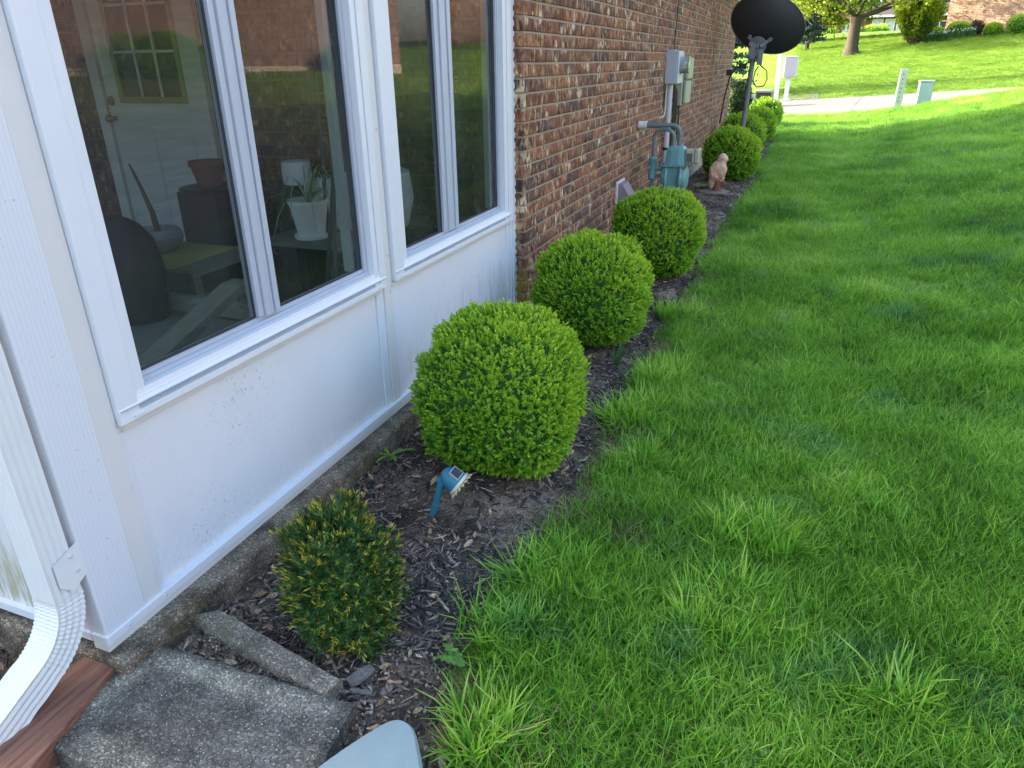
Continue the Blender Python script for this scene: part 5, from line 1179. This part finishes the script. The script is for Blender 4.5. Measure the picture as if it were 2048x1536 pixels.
m = MB(); m.tube([(-.85, 11.95, 1.48), (-.76, 11.95, 1.40), (-.68, 11.95, 1.34), (-.66, 11.96, 1.22), (-.70, 11.96, 1.13), (-.80, 11.96, 1.12), (-.86, 11.97, 1.20), (-.84, 11.97, 1.34), (-.80, 11.97, 1.40)], .009, 6)
m.tube([(-.93, 11.95, 1.46), (-1.02, 11.96, 1.42), (-1.12, 11.97, 1.38), (-1.2, 12, 1.25), (-1.25, 12.02, .95), (-1.28, 12.03, .6)], .011, 6); m.box((-1.08, 11.93, 1.37), (-.97, 11.98, 1.44)); m.box((-1.25, 11.95, 1.28), (-1.17, 12.0, 1.36)); m.build('cable', M('black_coax', (.01, .01, .012), .5), sd_, smooth=True)
MB().lathe((-.935, 12.0, .80), [(.039, 0), (.039, .02)], 14).build('cable_tie', black_p, sd_)

# ------------------------------------------------------------------ things near the driveway
px_, py_ = 2.03, 21.7; g0 = gz(px_, py_)
gp_ = thing('marker_pedestal', 'tall narrow pale green utility post with dark markings by the driveway', 'utility post', (px_, py_, g0))
pg = M('pale_green_plastic', (.36, .45, .38), .5, var=.06)
m = MB(); m.add([(px_+s*.085+z*.02, py_+t*.085, g0+z) for z in (-.1, .98) for s, t in ((-1, -1), (1, -1), (1, 1), (-1, 1))], [(0, 1, 2, 3), (4, 7, 6, 5), (0, 4, 5, 1), (1, 5, 6, 2), (2, 6, 7, 3), (3, 7, 4, 0)]); m.build('post', pg, gp_, bevel=.008)
m = MB()
for k, (h_, w_) in enumerate(((.05, .04), (.04, .05), (.06, .035), (.04, .05), (.05, .04), (.03, .05), (.05, .04))):
    z = .84-.105*k; xx_ = px_+.0+z*.02; m.box((xx_-w_/2, py_-.088, g0+z), (xx_+w_/2, py_-.0865, g0+z+.012)); m.box((xx_-w_/2, py_-.088, g0+z+.013), (xx_-w_/2+.013, py_-.0865, g0+z+h_)); 
m.build('marking', M('faded_dark_print', (.09, .12, .11), .6), gp_)
cx_, cy_ = 2.93, 24.0
cx_, cy_ = 2.62, 21.9; g1 = gz(cx_, cy_)
cb = thing('utility_cabinet', 'short pale green utility cabinet right of the tall marker post', 'utility box', (cx_, cy_, g1))
MB().box((cx_-.16, cy_-.10, g1-.1), (cx_+.16, cy_+.12, g1+.60), ch=.01).build('cabinet', M('pale_green_enamel', (.33, .45, .42), .45, var=.06), cb)
MB().box((cx_-.17, cy_-.115, g1+.603), (cx_+.17, cy_+.13, g1+.64), ch=.008).build('lid', M('pale_green_lid', (.42, .52, .47), .45), cb)
MB().box((cx_-.13, cy_-.106, g1+.05), (cx_+.14, cy_-.1015, g1+.57)).build('door', M('pale_green_door', (.35, .47, .44), .45), cb)
bx, by = -.95, 30.6; g2 = gz(bx, by)+.02
mbx = thing('mailbox_stand', 'grey flat-fronted box on a single post at the far side of the driveway', 'mailbox', (bx, by, g2))
gw = M('grey_white_enamel', (.50, .52, .54), .45, var=.06)
m = MB(); m.box((bx-.07, by-.04, g2), (bx+.09, by+.10, g2+.85)); m.build('post', gw, mbx); MB().box((bx-.16, by-.1, g2-.02), (bx+.18, by+.2, g2+.03)).build('base_plate', gw, mbx)
MB().box((bx-.22, by-.12, g2+.78), (bx+.26, by+.26, g2+1.52), ch=.01, rz=rad(8)).build('box', gw, mbx)
m = MB(); m.box((bx-.16, by-.155, g2+.82), (bx+.23, by-.135, g2+1.46), rz=rad(8)); m.build('door', M('grey_panel', (.36, .37, .40), .5, var=.12, sc=12), mbx)
m = MB(); m.box((bx-.18, by-.165, g2+1.475), (bx+.25, by-.12, g2+1.50), rz=rad(8)); m.box((bx+.235, by-.125, g2+.80), (bx+.255, by-.08, g2+1.47), rz=rad(8)); m.build('door_frame', M('pale_frame_edge', (.6, .62, .64), .45), mbx)
wx, wy = -1.14, 27.2; g3 = gz(wx, wy)
m = MB(); m.add([(wx+s*.07+z*-.03, wy+t*.07, g3+z) for z in (-.1, 1.62) for s, t in ((-1, -1), (1, -1), (1, 1), (-1, 1))], [(0, 1, 2, 3), (4, 7, 6, 5), (0, 4, 5, 1), (1, 5, 6, 2), (2, 6, 7, 3), (3, 7, 4, 0)])
tag(m.build('white_post', M('white_vinyl_post', (.66, .66, .66), .45, var=.04)), 'tall plain white post standing left of the grey box', 'post')
tx_, ty_ = -1.56, 27.4; g4 = gz(tx_, ty_)+.015
bn = thing('trash_bin', 'black wheeled bin with a silver lid behind the farthest boxwood', 'bin', (tx_, ty_, g4))
m = MB(); m.add([(tx_+s*(.22+z*.05), ty_+t*(.25+z*.05), g4+z) for z in (.04, .46) for s, t in ((-1, -1), (1, -1), (1, 1), (-1, 1))], [(0, 1, 2, 3), (4, 7, 6, 5), (0, 4, 5, 1), (1, 5, 6, 2), (2, 6, 7, 3), (3, 7, 4, 0)]); m.build('body', M('black_bin_plastic', (.015, .015, .017), .4), bn, bevel=.02)
MB().box((tx_-.29, ty_-.31, g4+.463), (tx_+.29, ty_+.30, g4+.54), ch=.03).build('lid', M('silver_grey_lid', (.20, .21, .22), .35), bn)
for s in (-1, 1): MB().lathe((tx_+s*.2, ty_+.26, g4+.08), [(.08, 0), (.08, .04)], 14, axis=(s, 0, 0)).build('wheel', black_p, bn)
tag(MB().ball((-1.33, 18.9, .68), .06, 16).build('globe_light', M('frosted_globe', (.5, .52, .52), .3), smooth=True), 'small pale globe peeking between the dish pole and the last boxwood', 'garden globe')
tag(MB().tube([(-1.33, 18.9, -.05), (-1.33, 18.9, .62)], .02, 8).build('globe_stake', black_p), 'dark stake holding the small pale globe', 'stake')
tag(MB().box((-1.40, 14.85, .0), (-1.20, 15.7, .07), rz=rad(8), ch=.01).build('splash_extension', M('grey_brown_extension', (.16, .13, .12), .6)), 'grey-brown drain extension at the far end of the brick wall', 'drain pipe')
# rock on the lawn crest
rk = MB().ball((5.55, 21.3, gz(5.55, 21.3)+.08), (.28, .25, .22), 12)
tag(rk.build('lawn_rock', M('tan_rock', (.45, .36, .28), .9, var=.25, sc=8, bmp=1, bsc=20), smooth=True), 'tan rock on the lawn crest at the right edge', 'rock')

# dark hedge past the house end
def ht(t, p, nrm, al, r): return np.where((p[:, 2] > 1.0) & (r.random(len(al)) < .5), .95, .15+.3*r.random(len(al)))
shrub('dark_hedge', 'dark evergreen hedge with yellowed top beyond the brick wall end', 'hedge', (-1.66, 19.0, .46), (.24, .45, .48), 1300, 7, .045, 51, None, dark_hedge_leaf, None, ht, 3.2)

# ------------------------------------------------------------------ trees and far shrubs
def leaf_cloud(pts_, size, seed, tone=(.0, 1.0)):
    r = np.random.default_rng(seed); n = len(pts_); a = r.normal(0, 1, (n, 3)); a /= np.linalg.norm(a, axis=1)[:, None]; b = np.cross(a, r.normal(0, 1, (n, 3))); b /= np.linalg.norm(b, axis=1)[:, None]
    s = size*(.6+.8*r.random(n))[:, None]; V = np.stack([pts_-a*s, pts_+b*s*.6, pts_+a*s, pts_-b*s*.6], 1).reshape(-1, 3)
    return V, np.arange(n*4).reshape(-1, 4), np.repeat(tone[0]+(tone[1]-tone[0])*r.random(n), 4)
def tree(name, label, base, h, tr, seed, leaf, nleaf, lsz, first=2.0, spread=1.0, levels=4, group=None, flare=1.5, lspread=.3, lean=(0, 0), nb=5, lowleaf=0):
    t = thing(name, label, 'tree', base, group); R_ = random.Random(seed); m = MB(); tips = []; allp = []
    b0 = Vector(base); top = b0+Vector((lean[0], lean[1], first))
    m.tube([b0+Vector((0, 0, -.2)), b0+Vector((0, 0, .05)), b0+Vector((lean[0]*.15, 0, .35)), b0+(top-b0)*.6, top], [tr*flare*1.3, tr*flare, tr*1.1, tr*.97, tr*1.0], 14); m.build('trunk', bark, t, smooth=True)
    m = MB()
    def grow(p, d, l, r, lev):
        pts_ = [p]; q = p
        for k in range(3):
            d = (d+Vector((R_.uniform(-.2, .2), R_.uniform(-.2, .2), R_.uniform(-.05, .16)))).normalized(); q = q+d*l/3; pts_.append(q)
        allp.extend([(pts_[k]+(pts_[k+1]-pts_[k])*R_.random()) for k in range(3) for _ in range(2)] if lev > 1 else [])
        m.tube(pts_, [r*.85, r*.7, r*.55, r*.42], 7 if lev < 2 else 5, cap=False)
        if lev >= levels-2: tips.extend([(pts_[k]+(pts_[k+1]-pts_[k])*R_.random()) for k in range(1, 3) for _ in range(2)]+[q])
        if lev < levels:
            for k in range(3 if lev < 2 else 3):
                a = Vector((R_.uniform(-1, 1), R_.uniform(-1, 1), R_.uniform(-.15, .5))).normalized(); grow(pts_[-1] if k else pts_[2], (d*.9+a*.85*spread).normalized(), l*R_.uniform(.6, .8), r*.55, lev+1)
    for k in range(nb):
        a = 6.28*k/nb+R_.random(); grow(top-Vector((0, 0, .15*R_.random())), Vector((math.cos(a)*.75*spread, math.sin(a)*.75*spread, (.75 if k % 2 else .22)+.3*R_.random())).normalized(), (h-first)*.42, tr*.42, 1)
    m.build('limbs', bark, t, smooth=True)
    r = np.random.default_rng(seed); tp = np.array([tuple(x) for x in tips]); ii = r.integers(0, len(tp), nleaf); P_ = tp[ii]+r.normal(0, lspread, (nleaf, 3))
    if lowleaf:
        ap = np.array([tuple(x) for x in allp]); ap = ap[ap[:, 2] < base[2]+3.3]; ii = r.integers(0, len(ap), lowleaf//9); cc = ap[ii]+r.normal(0, .30, (len(ii), 3)); P2 = np.repeat(cc, 9, 0)+r.normal(0, .10, (len(ii)*9, 3)); P_ = np.concatenate([P_, P2])
    V, F, T = leaf_cloud(P_, lsz, seed); me = raw_mesh('crown', V-np.array(base), F, leaf, T); o = link('crown', me, t); tag(o, kind='stuff'); return t
tree('maple_tree', 'bare-limbed spring tree with sparse yellow-green leaves on the far lawn', (1.50, 44, 1.62), 7.5, .29, 21, tree_leaf, 9500, .075, first=1.75, spread=1.75, lspread=.34, nb=7, levels=5, lowleaf=12000)
tg_ = 'leafy trees far behind the lawn'
tree('background_tree', 'leafy light green tree left of the maple behind the spruce', (-2.3, 60, gz(-2.3, 60)), 6.5, .22, 31, tree_leaf2, 22000, .11, first=.7, spread=1.7, group=tg_, lspread=.55)
tree('background_tree', 'pale yellow-green tree just left of the maple trunk', (-.5, 57, gz(-.5, 57)), 5, .13, 32, tree_leaf, 12000, .08, first=.8, spread=1.7, group=tg_, lspread=.4)
tree('background_tree', 'green tree behind the yellow shrub beside the right brick house', (6.6, 62, gz(6.6, 62)), 9, .20, 33, tree_leaf2, 15000, .16, first=1.5, spread=1.2, group=tg_, lspread=.7)
tree('background_tree', 'tall tree rising behind the roof of the far house', (3.5, 118, 3.2), 13, .3, 34, tree_leaf2, 16000, .22, first=2.5, spread=1.3, group=tg_, lspread=.9)
tree('background_tree', 'tall tree at the left end of the far house roof', (-6, 112, 3.2), 13, .3, 35, tree_leaf2, 18000, .22, first=2.0, spread=1.3, group=tg_, lspread=.9)
def spruce(label, base, h, w, seed, n=16000):
    t = thing('blue_spruce', label, 'tree', base); m = MB().tube([(base[0], base[1], base[2]-.1), (base[0], base[1], base[2]+h)], [.14, .02], 8); m.build('trunk', bark, t)
    r = np.random.default_rng(seed); P_ = []
    for k in range(150):
        z = .12+.86*r.random()**1.1; L_ = w*(1-z)*(.8+.35*r.random()); a = r.random()*6.28; k_ = int(n/150); u = r.random(k_)**.6
        q = np.stack([np.cos(a)*L_*u, np.sin(a)*L_*u, z*h-.18*L_*u+.10*L_*u*u], -1)+r.normal(0, .07+.03*w, (k_, 3))*np.array([1, 1, .4]); P_.append(q)
    P_ = np.concatenate(P_)+np.array(base); V, F, T = leaf_cloud(P_, .055, seed); o = link('crown', raw_mesh('crown', V-np.array(base), F, spruce_leaf, T), t); tag(o, kind='stuff'); return t
spruce('blue-grey spruce just right of the satellite dish', (-.75, 50, gz(-.75, 50)), 4.5, 1.15, 5)
spruce('broad blue spruce seen between the brick wall and the dish', (-3.9, 33, gz(-3.9, 33)+.1), 4.5, 1.9, 6)
# big yellow-green shrub
def fors(label, c, w, h, seed):
    t = thing('flowering_shrub', label, 'shrub', c); r = np.random.default_rng(seed); m = MB(); P_ = []; D_ = []
    for k in range(230):
        a = r.random()*6.28; sp = r.random()**.7; top = np.array([math.cos(a)*w*sp, math.sin(a)*w*sp, h*(1.06-.42*sp**2)*(.80+.25*r.random())]); b0 = np.array([math.cos(a)*.15*sp, math.sin(a)*.15*sp, 0])
        mid = (b0+top)/2+np.array([math.cos(a), math.sin(a), 0])*w*.12*sp; pts_ = [b0, mid, top]
        if k % 2 == 0: m.tube([tuple(np.array(c)+p) for p in pts_], [.014, .009, .004], 4, cap=False)
        u = r.random(90)**.7; q = (b0[None]*(1-u[:, None])**2+2*mid[None]*(u*(1-u))[:, None]+top[None]*(u*u)[:, None])+r.normal(0, .06, (90, 3)); P_.append(q[u > .18])
    m.build('stems', M('dark_shrub_stem', (.07, .05, .035), .9), t); P_ = np.concatenate(P_); V, F, T = leaf_cloud(P_, .055, seed)
    inner = (np.linalg.norm(P_[:, :2], axis=1) < w*.6) & (P_[:, 2] < h*.5); T = T*.8+.3*np.repeat(P_[:, 2]/h, 4); T = np.where(np.repeat(inner, 4), -.3, T)
    o = link('foliage', raw_mesh('foliage', V, F, forsythia_leaf, T), t); tag(o, kind='stuff'); return t
fors('big yellow-green arching shrub left of the right-hand brick house', (4.45, 45.6, gz(4.45, 45.6)-.05), 1.25, 2.9, 8)

# right-hand neighbour house
nh = thing('neighbour_house', 'sunlit tan-brown brick house end at the top right of the picture', 'house', (6.0, 47.5, 2.1))
def mk_farbrick(name, c1, c2, mo, sc=1.0):
    m, t, b, N, L = nodes(name); g = N.new('ShaderNodeTexCoord'); mp = N.new('ShaderNodeMapping'); mp.inputs['Rotation'].default_value = (rad(90), 0, 0); L.new(g.outputs['Object'], mp.inputs[0])
    br_ = N.new('ShaderNodeTexBrick'); br_.inputs['Scale'].default_value = 1; br_.inputs['Brick Width'].default_value = .24*sc; br_.inputs['Row Height'].default_value = .076*sc; br_.inputs['Mortar Size'].default_value = .011; br_.inputs['Mortar Smooth'].default_value = .3
    br_.inputs['Color1'].default_value = (*c1, 1); br_.inputs['Color2'].default_value = (*c2, 1); br_.inputs['Mortar'].default_value = (*mo, 1); L.new(mp.outputs[0], br_.inputs[0])
    n = posnoise(N, L, 1.2, detail=4); n2 = posnoise(N, L, 7, (1, 1, 2.5), detail=4); r = ramp(N, [(.35, .75), (.65, 1.3)]); L.new(n.outputs[0], r.inputs[0]); r2 = ramp(N, [(.35, .7), (.65, 1.4)]); L.new(n2.outputs[0], r2.inputs[0])
    c = mix(N, L, 1.0, mix(N, L, 1.0, br_.outputs[0], r.outputs[0], 'MULTIPLY'), r2.outputs[0], 'MULTIPLY'); L.new(c, b.inputs['Base Color']); b.inputs['Roughness'].default_value = .9; return m
fb = mk_farbrick('distant_tan_brick', (.36, .20, .125), (.25, .135, .085), (.42, .32, .24)); fb2 = mk_farbrick('distant_brown_brick', (.17, .085, .06), (.12, .06, .045), (.22, .17, .13))
m = MB(); rzn = rad(-20); m.box((6.0, 47.5, 1.6), (20, 56, 6.2), rz=rzn, c=(6.0, 47.5)); m.build('wall', fb, nh)
m = MB(); m.box((6.01, 47.46, 1.6), (19.9, 47.497, 2.32), rz=rzn, c=(6.0, 47.5)); m.build('foundation', M('tan_foundation', (.45, .36, .28), .9), nh)
m = MB(); m.add([(5.5, 47.1, 6.21), (19.6, 41.6, 6.21), (23, 51, 6.21), (8.6, 56.6, 6.21), (12.3, 44.4, 8.4), (15.5, 53.6, 8.4)], [(0, 1, 4), (0, 4, 5, 3), (1, 2, 5, 4), (2, 3, 5), (0, 3, 2, 1)]); m.build('roof', roof_mat, nh)
gname = 'low shrubs along the right-hand brick house'
for i, (x, w, lb) in enumerate(((5.55, .50, 'round yellowish shrub beside the big arching shrub'), (6.6, .62, 'low round shrub with white flowers under it'), (8.05, .42, 'narrow shrub in the middle of the tan brick wall'), (9.15, .66, 'wide green shrub right of the narrow shrub'), (11.0, .95, 'largest dark green shrub at the right picture edge'))):
    yb = 46.5-.36*(x-6); shrub('house_shrub', lb, 'shrub', (x*.985, yb, gz(x, yb)+w*.55), (w*.85, w*.7, w*.62), 900, 7, .05, 61+i, gname, tonef=skylit_tone(.1, .3), jitter=.12, corescale=.85)
shrub('purple_shrub', 'small dark purple shrub between two green ones by the tan brick wall', 'shrub', (7.25, 46.4, gz(7.25, 46.4)+.3), (.3, .28, .36), 500, 6, .055, 71, None, leafmat('purple_leaf', [(0, (.03, .012, .015)), (1, (.12, .05, .05))], .2, .6), jitter=.15)
# daffodil patch
V_, F_, T_, mi_ = [], [], [], []
r_ = np.random.default_rng(9); n = 900; fx_ = 4.9+2.3*r_.random(n); fy_ = 45.7+.35*r_.random(n); n2 = 500; fx_ = np.concatenate([fx_, 9.6+1.2*r_.random(n2)]); fy_ = np.concatenate([fy_, 45.6+.4*r_.random(n2)])
V, F, T = blades(len(fx_), .01, .42, .035, .4, 5); k_ = 8; V = V.reshape(-1, k_, 3); V[:, :, 0] += fx_[:, None]; V[:, :, 1] += fy_[:, None]; V[:, :, 2] += ground(fx_, fy_)[:, None]
me = raw_mesh('daffodil_bed', V.reshape(-1, 3), F, daff_leaf, T); tag(link('daffodil_bed', me), 'strap-leaved flower bed in front of the tan brick wall', kind='stuff')
nf = 130; q = r_.integers(0, 900, nf); P_ = np.stack([fx_[q], fy_[q]-.05, ground(fx_[q], fy_[q])+.36+.12*r_.random(nf)], -1); V, F, T = leaf_cloud(P_, .045, 4)
tag(link('white_flowers', raw_mesh('white_flowers', V, F, M('white_petal', (.8, .8, .74), .6), T)), 'white flowers dotted over the strap-leaved bed', kind='stuff')

# far ranch house
fh = thing('ranch_house', 'long low brown brick house with white windows behind the far lawn', 'house', (3, 100, 3.3))
zb = 3.0
m = MB(); m.box((-9, 100, zb), (17, 108, zb+2.75)); m.build('wall', fb2, fh)
m = MB(); m.add([(-9.6, 99.2, zb+2.76), (17.6, 99.2, zb+2.76), (17.6, 109, zb+2.76), (-9.6, 109, zb+2.76), (-7.5, 104, zb+5.7), (16, 104, zb+5.7)], [(0, 1, 5, 4), (1, 2, 5), (2, 3, 4, 5), (3, 0, 4), (0, 3, 2, 1)]); m.build('roof', roof_mat, fh)
MB().box((-9.6, 99.0, zb+2.58), (17.6, 99.18, zb+2.80)).build('gutter', soff, fh)
MB().tube([(5.8, 101.5, zb+4.1), (5.8, 101.5, zb+5.0)], .12, 8).build('vent_pipe', soff, fh)
wm = M('white_window_frame', (.75, .76, .76), .4); gl_f = M('pale_curtained_glass', (.55, .60, .62), .15); gl_d = M('dark_window_glass', (.05, .06, .07), .1)
for x0, x1, z0, z1, gl_ in ((-1.9, .0, .95, 2.0, gl_f), (2.1, 3.5, 1.1, 2.3, gl_f), (5.15, 6.3, .7, 2.45, gl_f), (6.5, 7.5, .7, 2.45, gl_f), (7.7, 8.9, .7, 2.45, gl_f), (11, 13, .9, 2.1, gl_d)):
    w_ = MB(); 
    for a, b in (((x0, z0), (x1, z0+.09)), ((x0, z1-.09), (x1, z1)), ((x0, z0+.09), (x0+.09, z1-.09)), ((x1-.09, z0+.09), (x1, z1-.09)), (((x0+x1)/2-.035, z0+.09), ((x0+x1)/2+.035, z1-.09))): w_.box((a[0], 99.93, zb+a[1]), (b[0], 99.99, zb+b[1]))
    wo = w_.build('window', wm, fh); MB().box((x0+.09, 99.955, zb+z0+.09), (x1-.09, 99.98, zb+z1-.09)).build('pane', gl_, wo)
for i in range(6):
    x = (-2.6, -.6, .9, 5.0, 6.2, 3.4)[i]; shrub('foundation_shrub', ['small dark shrub at the left end of the far house', 'green ball shrub left of the tree trunk by the far house', 'low shrub right behind the maple trunk', 'round yellow-green shrub under the far white windows', 'second yellow-green shrub under the far white windows', 'small shrub at the centre of the far house wall'][i], 'shrub', (x, 98.0, gz(x, 98)+.25), (.55, .5, .5), 240, 6, .13, 91+i, 'small shrubs in front of the far house', jitter=.1, tonef=skylit_tone(.2, .3))

# across the lawn to the right, outside the frame: what the windows mirror
rh = thing('facing_house', 'brown brick house across the side lawn mirrored in the sunroom glass', 'house', (10.5, 10, 1.2))
m = MB(); m.box((10.5, -9, .6), (18, 24, 4.2)); o = m.build('wall', None or M('mirrored_brown_brick', (.20, .125, .09), .9, var=.5, sc=1.6), rh)
MB().box((10.47, -9, .6), (10.499, 24, 1.5)).build('foundation', M('tan_block', (.42, .34, .26), .9), rh)
m = MB(); m.add([(9.9, -9.5, 4.2), (14.2, -9.5, 6.2), (18.6, -9.5, 4.2), (9.9, 24.5, 4.2), (14.2, 24.5, 6.2), (18.6, 24.5, 4.2)], [(0, 3, 4, 1), (1, 4, 5, 2), (0, 1, 2), (3, 5, 4), (0, 2, 5, 3)]); m.build('roof', roof_mat, rh)
for yw in (21.5,): 
    wo = MB().box((10.44, yw, 2.1), (10.468, yw+1.2, 3.4)).build('window', wm, rh); MB().box((10.42, yw+.08, 2.18), (10.439, yw+1.12, 3.32)).build('pane', gl_d, wo)
wo = MB().box((10.30, 8.0, 2.2), (10.469, 8.45, 2.8), ch=.01).build('meter_box', egm, rh); MB().tube([(10.40, 8.2, 1.0), (10.40, 8.2, 2.19)], .04, 8).build('conduit', white_paint, wo)
for i, (x, y) in enumerate(((9.7, 2.2), (9.7, 12.6), (9.7, 20))):
    shrub('mirrored_shrub', ['shrub under the first window of the facing house', 'shrub under the middle window of the facing house', 'shrub under the last window of the facing house'][i], 'shrub', (x, y, gz(x, y)+.3), (.45, 1.3, .42), 900, 7, .07, 131+i, 'shrubs along the facing house', jitter=.35, power=2)
